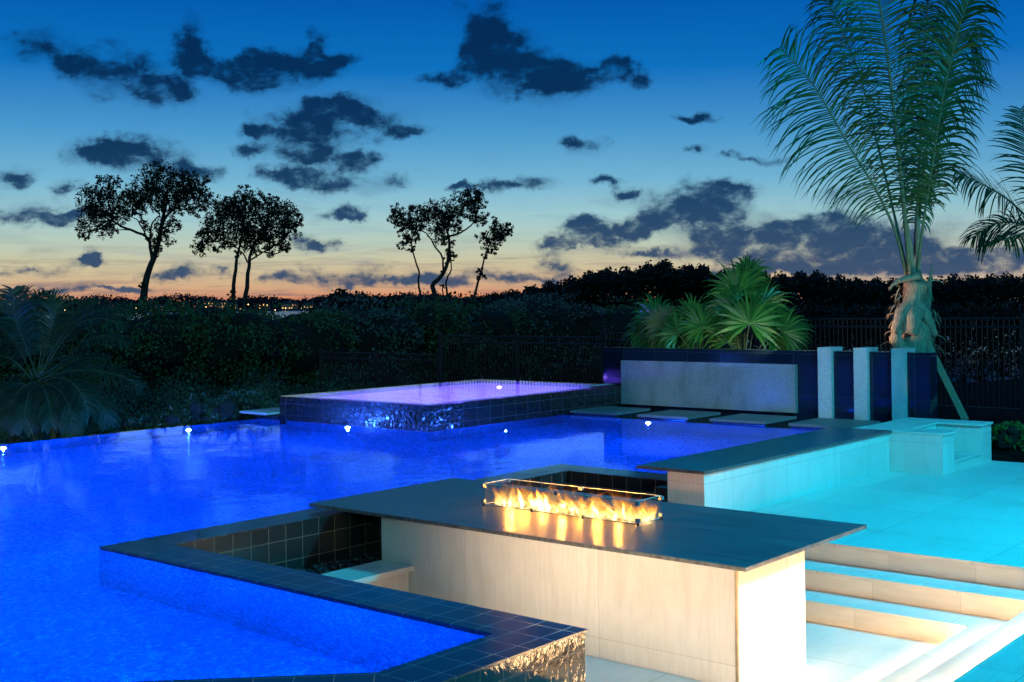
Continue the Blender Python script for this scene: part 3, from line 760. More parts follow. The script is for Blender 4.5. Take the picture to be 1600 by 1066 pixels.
# ------------------------------------------------------------------ palms
def leaflet(mb, p, d, ln, w, droop, nrm, seg=5):
    L, R = [], []
    q = p.copy(); d = d.normalized()
    for k in range(seg+1):
        t = k/seg
        ww = w*(.55 + .9*t)*(1 - t)**.7*1.25 if t < 1 else .0006
        side = d.cross(nrm)
        side = side.normalized()*max(ww, .0006)*.5 if side.length > .05 else d.orthogonal().normalized()*ww*.5
        L.append(q - side); R.append(q + side)
        d = (d + Vector((0, 0, -1))*droop*(.35 + t)).normalized()
        q = q + d*(ln/seg)
    mb.strip(L, R)
def frond(parent, pts, rng, n=70, rib='rachis', ln=.9, w=.028, droop=.22, start=.16, fwd=.55, nrm=None, mt='palm', rr=.022, flat=.15, gapf=0.0):
    path = curve(pts, 40)
    N = nrm or Vector((0, 0, 1))
    mb = MB()
    for k in range(n):
        t = start + (1 - start)*(k + .5)/n
        i = t*(len(path)-1); i0 = min(int(i), len(path)-2); p = path[i0].lerp(path[i0+1], i - i0)
        T = (path[i0+1] - path[i0]).normalized()
        S = T.cross(N)
        S = S.normalized() if S.length > .05 else T.orthogonal().normalized()
        U = S.cross(T)
        le = ln*(.30 + .70*math.sin(math.pi*min(1, (t-start)/(1-start)*.80 + .10)))*(1 if t < .8 else 1 - (t-.8)*1.6)
        for sgn in (-1, 1):
            if rng.random() < gapf: continue
            dr = S*sgn + T*(fwd + .5*t) + U*(flat + rng.uniform(-.25, .25)) + rvec(rng)*.17
            leaflet(mb, p + rvec(rng)*.004, dr, le*rng.uniform(.75, 1.12), w*1.25*rng.uniform(.75, 1.2), droop*rng.uniform(.55, 1.5), U + rvec(rng)*.2)
    fo = mb.build('frond', M[mt], parent)
    mb = MB(); mb.tube(path, [rr*(1 - .85*k/39) + .002 for k in range(40)], 6)
    mb.build('rachis', M[rib], fo, True)
    return fo

# coconut palm behind the feature wall
rng = random.Random(8)
dC = 18.75
cp = empty('coconut_palm', PZ(1424, .45, dC), 'tall young coconut palm with shaggy husk trunk behind the feature wall', 'palm tree')
c = lambda px, py, dd=0.0: P(px, py, dC + dd)
mb = MB()
tp = [PZ(1424, .3, dC), PZ(1425, 1.2, dC), c(1426, 545), c(1427, 520), c(1427, 495), c(1429, 465), c(1430, 440), c(1426, 425)]
path = curve(tp, 30); rad_ = [.34, .31, .29, .28, .245, .19, .155, .10]
rr = [Vector((a, 0, 0)) for a in rad_]; rr = [max(.05, v.x) for v in curve(rr, 30)]
bm = bmesh.new(); seg = 28; rings = []
for k, p in enumerate(path):
    ring = []
    for j in range(seg):
        a = 2*math.pi*j/seg
        q = rr[k]*(1 + .10*math.sin(3*a + k*.55) + .06*math.sin(7*a - k*1.3) + rng.uniform(-.03, .03))
        ring.append(bm.verts.new((p.x + q*math.cos(a), p.y + q*math.sin(a), p.z + .05*math.sin(2*a + k))))
    rings.append(ring)
for k in range(29):
    for j in range(seg): bm.faces.new((rings[k][j], rings[k][(j+1) % seg], rings[k+1][(j+1) % seg], rings[k+1][j]))
bm.faces.new(rings[-1])
finish('trunk', bm, M['fibre'], cp, 0, True)
def boot(pts, w0, w1, thick=.02, name='leaf_base'):          # an old leaf base: a curved tapering sheath with thickness
    path = curve([c(*q) for q in pts], 14)
    view = (path[7] - Vector((0, 0, H))).normalized()
    bm = bmesh.new(); rows = []
    for k, p in enumerate(path):
        t = k/13; T = (path[min(k+1, 13)] - path[max(k-1, 0)]).normalized()
        S = T.cross(view).normalized(); B = S.cross(T).normalized(); w = (w0 + (w1 - w0)*t)*(1 + .12*math.sin(k*1.7))
        row = []
        for j in range(7):
            u = (j - 3)/3
            row.append(p + S*(u*w) + B*(w*.55*(u*u) + rng.uniform(-.008, .008)))
        rows.append((row, [v + B*thick for v in row]))
    F = [[bm.verts.new(v) for v in r[0]] for r in rows]; K = [[bm.verts.new(v) for v in r[1]] for r in rows]
    for k in range(13):
        for j in range(6):
            bm.faces.new((F[k][j], F[k][j+1], F[k+1][j+1], F[k+1][j])); bm.faces.new((K[k][j+1], K[k][j], K[k+1][j], K[k+1][j+1]))
        bm.faces.new((F[k][0], F[k+1][0], K[k+1][0], K[k][0])); bm.faces.new((F[k+1][6], F[k][6], K[k][6], K[k+1][6]))
    for k in (0, 13):
        for j in range(6): bm.faces.new((F[k][j], F[k][j+1], K[k][j+1], K[k][j]))
    finish(name, bm, M['husk'], cp, 0, True)
boot([(1440, 432, -.2), (1424, 434, -.26), (1408, 438, -.28), (1396, 444, -.27), (1389, 455, -.25)], .07, .012, .008)
boot([(1432, 440, -.25), (1430, 455, -.27), (1424, 474, -.3), (1410, 486, -.34), (1402, 505, -.36), (1397, 520, -.36)], .16, .05)
boot([(1428, 474, -.27), (1440, 484, -.33), (1450, 500, -.36), (1457, 515, -.34), (1461, 526, -.3)], .10, .05)
boot([(1418, 478, -.28), (1424, 492, -.38), (1424, 508, -.40), (1420, 522, -.38)], .17, .14)
boot([(1436, 500, -.3), (1434, 520, -.36), (1430, 540, -.38), (1428, 556, -.36)], .19, .20)
boot([(1404, 512, -.3), (1400, 528, -.34), (1408, 545, -.36), (1420, 556, -.34)], .08, .12)
boot([(1446, 490, .02), (1450, 470, .02), (1453, 440, .03), (1456, 412, .04)], .075, .006)
boot([(1425, 434, -.1), (1424, 410, -.1), (1420, 380, -.08), (1416, 350, -.05)], .075, .03)
boot([(1432, 436, -.02), (1434, 405, 0), (1434, 370, .0), (1434, 340, .02)], .06, .03)
# loose fibre, torn sheath strips and dead stubs hanging round the trunk
mb = MB()
for i in range(70):
    a = rng.uniform(0, 6.283); py = rng.uniform(436, 548); k = min(29, max(0, int((560 - py)/140*22 + 8)))
    ctr = c(1427, py); r0 = (.19 if py < 475 else .30)*rng.uniform(.95, 1.1)
    q = ctr + Vector((math.cos(a)*r0, math.sin(a)*r0, 0)); d = Vector((math.cos(a)*.6, math.sin(a)*.6, rng.uniform(-1, .5)))
    leaflet(mb, q, d, rng.uniform(.10, .30), rng.uniform(.006, .03), .5, Vector((-math.sin(a), math.cos(a), .3)), 5)
for i in range(16):
    q = c(1402, 535 + rng.uniform(-10, 8), rng.uniform(-.1, .1)); d = RT*-1 + Vector((0, 0, rng.uniform(-.5, .5))) + rvec(rng)*.3
    leaflet(mb, q, d, rng.uniform(.2, .34), .012, .05, Vector((0, 0, 1)), 4)
tag(mb.build('dry_fibre', M['husk'], cp), kind='stuff')
# crown (depth offsets spread the fronds around the trunk)
F_ = [
    ([(1416, 430, -.05), (1398, 360, -.3), (1366, 292, -.55), (1330, 234, -.8), (1298, 178, -1.0), (1264, 124, -1.2), (1218, 74, -1.35)], dict(n=86, ln=1.2, w=.022, droop=.36, fwd=.30, flat=.1, start=.24)),
    ([(1422, 432, -.1), (1413, 330, -.45), (1402, 220, -.8), (1388, 100, -1.05), (1374, 5, -1.2), (1352, -90, -1.3)], dict(n=112, ln=.95, w=.021, droop=.20, fwd=.10, flat=.0, rr=.036, start=.2)),
    ([(1428, 432, .05), (1433, 330, .2), (1438, 220, .3), (1442, 110, .4), (1450, 0, .5), (1462, -90, .6)], dict(n=120, ln=.62, w=.03, droop=.9, fwd=.5, rr=.03, start=.16)),
    ([(1432, 430, -.05), (1444, 340, -.3), (1458, 250, -.5), (1474, 150, -.65), (1500, 40, -.8), (1530, -40, -.9)], dict(n=110, ln=.85, w=.028, droop=.45, fwd=.75, start=.24)),
    ([(1430, 430, .15), (1440, 300, .6), (1452, 190, 1.0), (1470, 110, 1.4), (1500, 62, 1.8), (1525, 60, 2.0)], dict(n=76, ln=1.1, w=.021, droop=.9, fwd=.2, start=.35)),
    ([(1418, 430, .1), (1396, 330, .5), (1372, 230, .9), (1344, 120, 1.3), (1312, 40, 1.6), (1280, -20, 1.8)], dict(n=70, ln=.8, w=.021, droop=.55, fwd=.55, start=.42)),
]
for pts, kw in F_:
    p3 = [c(*q) for q in pts]
    toward = -(p3[len(p3)//2] - Vector((0, 0, H))).normalized()
    frond(cp, p3, rng, nrm=toward + Vector((0, 0, .25)), **kw)

# second palm leaning in from the right
dS = 21.5
cs = lambda px, py, dd=0.0: P(px, py, dS + dd)
ps = empty('coconut_palm', PZ(1668, .4, dS), 'dark palm silhouette reaching in at the right edge of the garden', 'palm tree')
mb = MB(); tpt = curve([PZ(1668, .3, dS), cs(1668, 520), cs(1664, 440), cs(1655, 385)], 16)
mb.tube(tpt, [.26 - .10*k/15 for k in range(16)], 12); mb.build('trunk', M['fibre'], ps, True)
for pts, kw in [
    ([(1655, 390), (1610, 345, -.4), (1572, 310, -.7), (1532, 286, -.9), (1494, 268, -1.0)], dict(n=46, ln=.95, droop=.34)),
    ([(1655, 388), (1625, 300, .3), (1606, 235, .5), (1594, 170, .6)], dict(n=44, ln=.75, droop=.22)),
    ([(1655, 392), (1620, 360, .5), (1585, 348, .8), (1550, 352, 1.0), (1520, 372, 1.1)], dict(n=40, ln=.85, droop=.36)),
    ([(1658, 388), (1672, 300), (1690, 220), (1720, 160)], dict(n=40, ln=.8, droop=.3)),
    ([(1655, 392), (1622, 372, -.6), (1596, 366, -1.0), (1568, 376, -1.3)], dict(n=36, ln=.8, droop=.42)),
    ([(1657, 390), (1700, 340), (1740, 320), (1780, 330)], dict(n=36, ln=.8, droop=.36)),
]:
    p3 = [cs(*q) for q in pts]
    frond(ps, p3, rng, nrm=Vector((0, 0, 1)) - (p3[2] - Vector((0, 0, H))).normalized()*.8, **kw)

# fan palms
def fan(parent, hub, facing, upv, R, rng, spread=150, n=30, mt='fan', droop=.35, cup=.25):
    f = facing.normalized(); u = (upv - f*upv.dot(f)).normalized(); s = f.cross(u)
    mb = MB()
    for k in range(n):
        a = rad(-spread + 2*spread*k/(n-1)) + rng.uniform(-.025, .025)
        d0 = u*math.cos(a) + s*math.sin(a)
        L, Rr = [], []; q = hub.copy(); d = (d0 + f*cup).normalized(); ln = R*rng.uniform(.80, 1.14)*(1 - .18*abs(a)/3)
        tang = (u*-math.sin(a) + s*math.cos(a))
        dz = droop*rng.uniform(.5, 1.6)
        S = 9
        for i in range(S+1):
            t = i/S
            ww = R*.078*(t/.45 if t < .45 else max(0, 1 - (t-.45)/.55)**1.05) + .002
            fold = f*((k % 2)*2 - 1)*ww*.25
            L.append(q - tang*ww*.5 + fold); Rr.append(q + tang*ww*.5 - fold)
            d = (d - f*.05 + Vector((0, 0, -1))*dz*max(0, t - .42)*1.4).normalized(); q = q + d*(ln/S)
        mb.strip(L, Rr)
    return mb.build('fan_leaf', M[mt], parent)
cf = lambda px, py, dd=0.0: P(px, py, dF + dd)
def fan_palm(px, label, leaves):
    global dF
    dF = 18.75/(.764 + .645*(px - 800)/FPX)
    root = PZ(px, .5, dF)
    f = empty('fan_palm', root, label, 'fan palm', 'fan palms behind the feature wall')
    mb = MB(); mb.tube([root, root + Vector((0, 0, .45)), root + Vector((.02, .02, .8))], [.12, .10, .07], 10); mb.build('stem', M['fibre'], f, True)
    for (hx, hy, dd), (tx, ty), R, sprd, mt, dr in leaves:
        hub = cf(hx, hy, dd)
        st = curve([root + Vector((0, 0, .75)), (root + Vector((0, 0, .9))).lerp(hub, .55) + Vector((0, 0, .06)), hub], 12)
        toward = (Vector((0, 0, H)) - hub).normalized()
        upv = (cf(tx, ty, dd) - hub).normalized()
        fo = fan(f, hub, toward + Vector((0, 0, .35)) + rvec(rng)*.3, upv, R*dF/18.6, rng, sprd, 30, mt, dr)
        mb = MB(); mb.tube(st, [.012]*12, 6); mb.build('petiole', M['rachis'], fo, True)
fan_palm(1160, 'tallest fan palm with big upright pleated leaves behind the granite panel', [
    ((1152, 456, .25), (1160, 415), .62, 105, 'fan', .45), ((1171, 506, -.5), (1182, 450), .68, 140, 'fan', .25), ((1142, 476, .1), (1112, 462), .50, 120, 'fan', .5), ((1190, 478, .35), (1235, 455), .60, 110, 'fan', .55),
    ((1205, 525, .1), (1250, 515), .66, 110, 'fan', .6), ((1222, 520, -.2), (1262, 500), .5, 100, 'fan', .5), ((1168, 430, .6), (1175, 415), .45, 100, 'fan', .9)])
fan_palm(1095, 'middle fan palm with a round spiky leaf, between two others', [
    ((1060, 522, -.1), (1040, 490), .50, 130, 'fan', .9), ((1125, 515, -.3), (1118, 472), .46, 125, 'fan', .7), ((1082, 500, .1), (1062, 462), .5, 110, 'fan', 1.0), ((1098, 512, -.35), (1080, 470), .52, 145, 'fan', .35), ((1135, 535, -.2), (1140, 495), .45, 130, 'fan', .6), ((1115, 520, .4), (1060, 455), .55, 60, 'fan', .3), ((1080, 530, .2), (1040, 520), .45, 110, 'fan', .8)])
fan_palm(1030, 'smallest fan palm with a faded drooping leaf at the wall end', [
    ((1036, 508, -.3), (1015, 482), .45, 120, 'fan_old', 1.1), ((1026, 500, .2), (1000, 480), .55, 110, 'fan', 1.4), ((1045, 515, .1), (1060, 480), .46, 110, 'fan', 1.2), ((1030, 528, .0), (1000, 545), .46, 100, 'fan', 1.0), ((1050, 528, -.15), (1062, 490), .46, 120, 'fan', 1.1), ((1012, 518, .15), (985, 500), .5, 100, 'fan', 1.3)])

# date palm on the left
dD = 19.3
cd = lambda px, py, dd=0.0: P(px, py, dD + dd)
dp = empty('date_palm', PZ(55, .1, dD), 'arching pygmy date palm clump beside the pool edge', 'palm tree')
for bx, bd in ((55, 0.0), (20, .35), (84, .25)):
    mb = MB(); mb.tube(curve([PZ(bx, 0, dD + bd), cd(bx + 2, 650, bd), cd(bx + 3, 612, bd)], 10), [.07, .09, .085, .085, .08, .08, .085, .09, .09, .08], 10); mb.build('trunk', M['fibre'], dp, True)
DF = [
    [(58, 590), (40, 540, -.2), (24, 500, -.3), (21, 470, -.3), (20, 452, -.3)], [(58, 590), (66, 530, .2), (56, 490, .4), (36, 462, .5), (22, 455, .6)], [(60, 590), (78, 520, .3), (88, 480, .4), (74, 458, .5)],
    [(60, 588), (100, 520), (140, 490), (175, 482), (205, 485)], [(62, 590), (105, 560, -.3), (130, 535, -.5), (165, 525, -.6), (203, 538, -.7)], [(62, 588), (100, 530, -.2), (125, 505, -.3), (160, 498, -.4), (195, 510, -.4)],
    [(62, 592), (110, 580, -.2), (150, 580, -.3), (190, 588, -.3), (222, 606, -.3)], [(60, 600), (90, 590, -.4), (115, 600, -.6), (130, 622, -.7), (140, 650, -.7)], [(62, 600), (105, 600, -.3), (135, 612, -.4), (158, 635, -.5), (172, 664, -.5)],
    [(56, 600), (70, 610, -.6), (78, 640, -.9), (80, 668, -1.0)], [(52, 598), (30, 610, -.5), (16, 640, -.7), (8, 672, -.8)], [(50, 592), (15, 560), (-20, 560), (-50, 590)], [(58, 604), (84, 604, -.5), (104, 626, -.8), (112, 656, -.95), (112, 684, -1.0)], [(54, 604), (46, 612, -.6), (40, 640, -.9), (36, 672, -1.0)], [(62, 604), (100, 612, -.2), (120, 630, -.3), (150, 668, -.4)], [(50, 604), (24, 600, -.3), (-4, 620, -.5), (-20, 655, -.6)], [(52, 590), (20, 530), (-10, 505), (-45, 510)],
    [(56, 590), (50, 520, .5), (50, 480, .8), (70, 455, 1.0)], [(62, 590), (90, 545, .4), (110, 500, .7), (150, 470, .9)], [(60, 596), (95, 575, .3), (130, 560, .5), (170, 560, .6)]]
for q in DF:
    p3 = [cd(*v) for v in q]
    frond(dp, p3, rng, n=50, rib='date_rib', ln=.40*rng.uniform(.8, 1.15), w=.019, droop=.2*rng.uniform(.6, 1.8), start=.15, fwd=.5, mt='date', rr=.012, nrm=Vector((0, 0, 1)) - (p3[2] - Vector((0, 0, H))).normalized()*.7, flat=.25)

# timber brace of the palm
br = empty('timber_brace', PX(1507, 654, 18.0), 'slanting sawn timber brace propping the coconut palm beside the wall', 'timber brace')
a = PX(1440, 517, 18.25); b = PX(1509, 657, 17.95)
mb = MB(); dv = (b - a).normalized(); s1 = dv.cross(Vector((1, 0, 0))).normalized()*.045; s2 = dv.cross(s1).normalized()*.02
for e in (0,):
    V = [a + s1 + s2, a - s1 + s2, a - s1 - s2, a + s1 - s2, b + s1 + s2, b - s1 + s2, b - s1 - s2, b + s1 - s2]
    mb.v = [tuple(v) for v in V]; mb.f = [(0,1,2,3), (7,6,5,4), (0,4,5,1), (1,5,6,2), (2,6,7,3), (3,7,4,0)]
mb.build('plank', M['timber'], br)
mb = MB(); mb.tube([b + Vector((0, 0, .04)), b + Vector((0, 0, -.22))], [.03, .02], 8); mb.build('stake', M['timber'], br)

# ------------------------------------------------------------------ bushes and hedge
def bush(name, label, cat, group, blobs, n, size, mt, seed, core=.86, aspect=.55, base=None):
    rng = random.Random(seed)
    c0 = sum((b[0] for b in blobs), Vector())/len(blobs)
    zb = base if base is not None else min(b[0].z - b[1][2] for b in blobs)
    t = empty(name, (c0.x, c0.y, zb), label, cat, group)
    tot = sum(b[1][0]*b[1][2] for b in blobs)
    bm = bmesh.new()
    for cc, r in blobs:
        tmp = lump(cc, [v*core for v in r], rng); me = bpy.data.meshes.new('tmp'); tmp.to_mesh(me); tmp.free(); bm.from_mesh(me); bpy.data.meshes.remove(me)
    finish('shade_core', bm, M['bush_core'], t, 0, True)  # dark lumps behind the leaves, painted as the shade inside
    mb = MB()
    for cc, r in blobs:
        k = int(n*r[0]*r[2]/tot)
        sub = [rvec(rng).normalized() for _ in range(max(6, k//55))]
        for i in range(k):
            q = rng.choice(sub); d = (q + rvec(rng)*.42)
            rr = rng.uniform(.86, 1.0) + .13*math.sin(q.x*9 + q.z*7)
            d = d.normalized()*rr
            leaf(mb, cc + Vector((d.x*r[0], d.y*r[1], d.z*r[2])), size*rng.uniform(.6, 1.25), rng, .3, aspect)
    mb.build('foliage', M[mt], t)
    return t
def B(px, py, d, rx, ry, rz): return (P(px, py, d), (rx, ry, rz))
HG = 'clipped hedge bushes between pool and shore'
H_ = [(-20, 560, 22.5, 1.5, 'hedge', 'dark hedge bush behind the date palm, cut off by the frame'), (110, 558, 23, 1.55, 'hedge', 'dark hedge bush rising just behind the date palm tips'),
      (235, 560, 23.5, 1.55, 'hedge', 'green hedge bush below the widest shore tree'), (335, 562, 24, 1.55, 'hedge', 'green hedge bush below the twin-stemmed shore tree'),
      (435, 560, 25, 1.5, 'hedge', 'dark green hedge bush below the far shore lights'), (545, 552, 26, 1.55, 'silver', 'silvery rounded hedge bush standing out paler than its neighbours'),
      (640, 550, 27.5, 1.5, 'hedge', 'hedge bush in front of the kinked shore tree'), (735, 550, 29, 1.6, 'hedge', 'hedge bush behind the spa below the small bent tree'),
      (850, 546, 30.5, 1.7, 'silver', 'pale grey green hedge bush beyond the fence behind the spa'), (965, 545, 32, 1.6, 'hedge', 'low dark hedge bush left of the fan palms, beyond the fence')]
for i, (px, py, d, r, mt, lb) in enumerate(H_):
    d *= 1.9; r *= 1.9
    top = (478, 480, 483, 486, 487, 478, 477, 473, 472, 478)[i]
    z_top = P(px, top, d).z; zc = z_top - 1.48
    rr = random.Random(100 + i)
    bl = [(PZ(px, zc - .15, d), (r*1.05, r*.9, 1.9))]
    for q in range(4):
        bl.append((PZ(px + rr.uniform(-70, 70), zc + rr.uniform(.05, .3), d + rr.uniform(-1.2, .8)), (r*.55, r*.55, 1.25)))
    bl.append((PZ(px, zc - 1.9, d), (r*1.1, r*.9, 1.6)))
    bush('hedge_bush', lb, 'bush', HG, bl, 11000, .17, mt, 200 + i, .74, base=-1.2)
# low shrubs along the pool edge
for i, (px, d, r, h, lb) in enumerate([(178, 19.0, .50, .6, 'small shrub with pale leaf tips next to the date palm'), (215, 19.6, .55, .75, 'knee-high leafy shrub by the pool edge, second from the date palm'), (275, 19.6, .55, .8, 'leafy shrub right behind the blue pool edge light'), (330, 20.0, .6, 1.0, 'feathery blue-lit shrub between the pool edge and hedge'), (392, 20.6, .65, 1.15, 'taller feathery shrub near the spa corner ledge'), (512, 23.5, .35, .6, 'single tiny shrub in the dark beyond the spa')]):
    rr = random.Random(300 + i)
    bl = [(PZ(px, .1 + h*.5, d), (r*.8, r*.7, h*.5))] + [(PZ(px + rr.uniform(-26, 26), .1 + h*rr.uniform(.4, .9), d + rr.uniform(-.2, .2)), (r*.4, r*.4, h*.3)) for _ in range(5)]
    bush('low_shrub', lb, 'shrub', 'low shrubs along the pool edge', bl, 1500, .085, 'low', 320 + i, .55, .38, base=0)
for i, (px, py, d, lb) in enumerate([(1572, 690, 17.6, 'bright yellow green shrub in the bed beside the limestone block'), (1600, 683, 18.4, 'green shrub at the edge of the frame in the mulch bed')]):
    rr = random.Random(340 + i)
    bl = [(P(px, py, d), (.28, .3, .26))] + [(P(px + rr.uniform(-20, 20), py + rr.uniform(-18, 10), d + rr.uniform(-.2, .2)), (.16, .16, .18)) for _ in range(5)]
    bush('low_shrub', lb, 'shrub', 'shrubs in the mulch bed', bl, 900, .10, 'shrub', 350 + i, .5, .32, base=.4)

rng = random.Random(77); mb = MB()
for i in range(4200):
    px = rng.uniform(-60, 640); d = 20.2 + 17*rng.random()**1.3
    h = rng.uniform(.1, .7)*(1 + .5*math.sin(px*.05)); q = PZ(px, .05, d)
    if q.y < 16.5 or (q.x > 11.9 and q.y < 16.9): continue
    for k in range(9): leaf(mb, q + Vector((rng.uniform(-.2, .2), rng.uniform(-.2, .2), h*rng.random())), .11*rng.uniform(.6, 1.3), rng, .5, .4)
o = mb.build('undergrowth', M['low']); tag(o, 'dark leafy ground cover between the pool edge and the hedge', 'ground cover', kind='stuff')

# ------------------------------------------------------------------ shore trees
def tree(label, d, trunks, clumps, seed, leaf_n=1.0, size=.15, stems=None, base=None):
    rng = random.Random(seed)
    q = lambda v: P(v[0], v[1], d + (v[2] if len(v) > 2 else 0))
    b0 = q(trunks[0][0][0])
    t = empty('mangrove_tree', b0, label, 'tree', 'bare-stemmed trees on the shore')
    mb = MB(); tips = []
    for pts, r0, r1 in trunks:
        path = curve([q(v) for v in pts], 14)
        path = [p + rvec(rng)*.03 for p in path]
        mb.tube(path, [.85*(r0 + (r1 - r0)*k/13) for k in range(14)], 8); tips += path[6:]
    ends = []
    for (px, py, r) in clumps:
        cc = q((px, py, rng.uniform(-1, 1)*r*d/FPX*1.2)); ends.append((cc, r*d/FPX))
        src = min(tips, key=lambda p: (p - cc).length + (.8 if p.z > cc.z else 0))
        mid = src.lerp(cc, .5) + rvec(rng)*.18 - Vector((0, 0, .1))
        mb.tube(curve([src, mid, cc], 8), [.045, .042, .037, .032, .027, .023, .018, .013], 5)
        for _ in range(11):
            e = cc + rvec(rng)*(r*d/FPX)*1.15
            mb.tube([cc.lerp(src, rng.uniform(0, .35)), cc.lerp(e, .5) + rvec(rng)*.06, e], [.013, .009, .005], 4)
    mb.build('trunk', M['bark'], t, True)
    mb = MB()
    for cc, R in ends:
        n = int(leaf_n*(R/.14)**2*40)
        tw = [cc + rvec(rng)*R*1.22 for _ in range(max(5, n//13))]
        for w in tw:
            for k in range(13):
                leaf(mb, w + rvec(rng)*R*.30, size*rng.uniform(.6, 1.15), rng, .3, .48)
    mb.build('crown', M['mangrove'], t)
dT = 56
tree('widest shore tree, one leaning stem with a broad flat crown', dT,
     [([(220, 492), (224, 470), (226, 450), (233, 420), (243, 395), (250, 370), (254, 340), (262, 315)], .24, .07), ([(239, 408), (235, 392), (233, 378), (226, 368), (208, 361), (190, 355), (175, 345)], .10, .05), ([(252, 350), (268, 330), (285, 322), (310, 318)], .07, .03), ([(233, 378), (238, 350), (250, 335)], .06, .03), ([(228, 368), (215, 345), (205, 338)], .04, .02)],
     [(140, 315, 20), (138, 345, 18), (160, 325, 22), (165, 350, 18), (185, 318, 20), (160, 292, 16), (178, 288, 12), (205, 312, 18), (215, 300, 16), (235, 285, 22), (245, 268, 14), (262, 282, 22), (255, 305, 24), (285, 285, 20), (300, 292, 18), (312, 305, 15), (318, 282, 9), (290, 308, 18), (232, 310, 18), (308, 325, 13), (330, 318, 14), (250, 360, 15), (268, 352, 13), (262, 370, 11), (240, 378, 10), (228, 352, 10), (190, 340, 12), (248, 390, 6), (222, 448, 5), (128, 365, 10), (270, 318, 18), (215, 325, 13), (175, 360, 9)], 11)
tree('shore tree with two slender stems under one rounded crown', dT + 1,
     [([(364, 492), (365, 460), (367, 430), (370, 405), (376, 380), (380, 350)], .13, .05), ([(380, 492), (385, 455), (388, 425), (390, 405), (398, 380), (415, 360)], .14, .05), ([(389, 412), (378, 395), (360, 380), (340, 372)], .05, .02), ([(390, 408), (405, 398), (425, 385), (440, 378)], .05, .02)],
     [(320, 375, 16), (312, 388, 11), (330, 360, 18), (345, 345, 20), (360, 335, 20), (350, 325, 14), (378, 318, 18), (380, 302, 12), (398, 315, 16), (372, 350, 24), (395, 345, 26), (420, 335, 20), (440, 330, 16), (455, 340, 16), (464, 346, 10), (430, 355, 24), (450, 362, 16), (408, 368, 22), (385, 375, 18), (360, 372, 14), (420, 385, 14), (440, 380, 12), (400, 390, 10), (345, 385, 10), (432, 318, 9), (418, 312, 8), (365, 318, 10), (448, 390, 7), (370, 398, 6), (363, 460, 6)], 12)
dK = 62
tree('kinked shore tree with a wide crown reaching up and right', dK,
     [([(683, 486), (680, 462), (675, 446), (684, 437), (695, 424), (701, 405), (702, 385), (700, 365), (692, 350)], .17, .06), ([(700, 370), (712, 366), (726, 360), (738, 350), (744, 335)], .07, .03), ([(693, 422), (690, 400), (680, 385), (672, 372), (664, 364), (650, 358)], .06, .03)],
     [(683, 345, 20), (690, 330, 17), (672, 332, 15), (700, 350, 18), (712, 335, 15), (722, 315, 17), (738, 310, 17), (752, 315, 10), (735, 330, 14), (748, 340, 12), (758, 342, 8), (655, 340, 13), (640, 335, 13), (625, 340, 13), (615, 345, 10), (650, 350, 12), (632, 352, 9), (618, 328, 9), (652, 325, 8), (690, 368, 13), (702, 378, 9), (698, 395, 8), (708, 400, 6), (692, 425, 4), (745, 305, 9), (712, 355, 8)], 13)
tree('thin wavy sapling on the left of the kinked tree', dK + .6, [([(665, 486), (658, 465), (653, 440), (655, 425), (650, 410), (645, 395), (643, 380), (647, 365)], .075, .03)],
     [(630, 366, 8), (640, 370, 9), (628, 383, 7), (650, 372, 7), (636, 378, 7), (645, 388, 7), (652, 365, 7)], 14)
tree('forked thin stem just behind the kinked tree', dK + 1.2, [([(698, 488), (699, 465), (697, 445), (700, 432), (705, 420), (704, 405)], .08, .03), ([(695, 486), (692, 460), (691, 448)], .06, .03)], [(703, 398, 7), (700, 408, 5), (704, 462, 5), (691, 446, 3)], 15)
tree('small bent tree leaning right at the end of the row', dK, [([(735, 484), (741, 462), (748, 437), (752, 425), (756, 408), (760, 395), (768, 375)], .085, .03)],
     [(770, 372, 14), (780, 362, 13), (790, 358, 10), (775, 350, 10), (760, 380, 10), (752, 372, 8), (768, 390, 9), (796, 362, 7), (785, 372, 9), (748, 420, 6), (750, 430, 6), (757, 433, 4), (758, 398, 6)], 16)

# dark wood on the right and low scrub on the shore: one mass each
def mass(name, label, cat, tops, d, size, n, seed, dj=4):
    """a far mass of scrub: leafy crowns following a surveyed skyline, with depth"""
    rng = random.Random(seed); mb = MB()
    for i in range(n):
        k = rng.uniform(0, len(tops)-1.001); j = int(k); f = k - j
        px = tops[j][0]*(1-f) + tops[j+1][0]*f; py = tops[j][1]*(1-f) + tops[j+1][1]*f
        py += 5*math.sin(px*.21) + 3.5*math.sin(px*.53 + 1) + rng.uniform(-2, 2)
        dd = d + rng.uniform(-dj, dj)
        p = P(px, py, dd); fall = abs(rng.gauss(0, 1))*.16 + (rng.random()**1.5)*(p.z + 1.0)*(1 if rng.random() < .75 else .15)
        p.z -= fall
        for q in range(6): leaf(mb, p + rvec(rng)*size*1.5, size*rng.uniform(.5, 1.2), rng, .3, .55)
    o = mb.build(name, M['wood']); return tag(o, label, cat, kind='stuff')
mass('treeline', 'dark wood of trees along the shore behind the fan palms and fence', 'treeline',
     [(800, 468), (830, 460), (860, 452), (900, 443), (940, 430), (985, 432), (1030, 416), (1055, 430), (1090, 424), (1110, 436), (1150, 436), (1210, 440), (1260, 436), (1300, 442), (1350, 446), (1400, 448), (1450, 448), (1500, 442), (1560, 440), (1640, 436), (1720, 440)], 95, .36, 21000, 31, 6)
mass('scrub', 'low dark scrub on the shore under the bent trees', 'scrub', [(490, 487), (515, 472), (535, 464), (560, 470), (590, 474), (620, 474), (660, 473), (720, 472), (780, 474), (840, 468), (900, 466)], 72, .32, 3600, 32, 3)
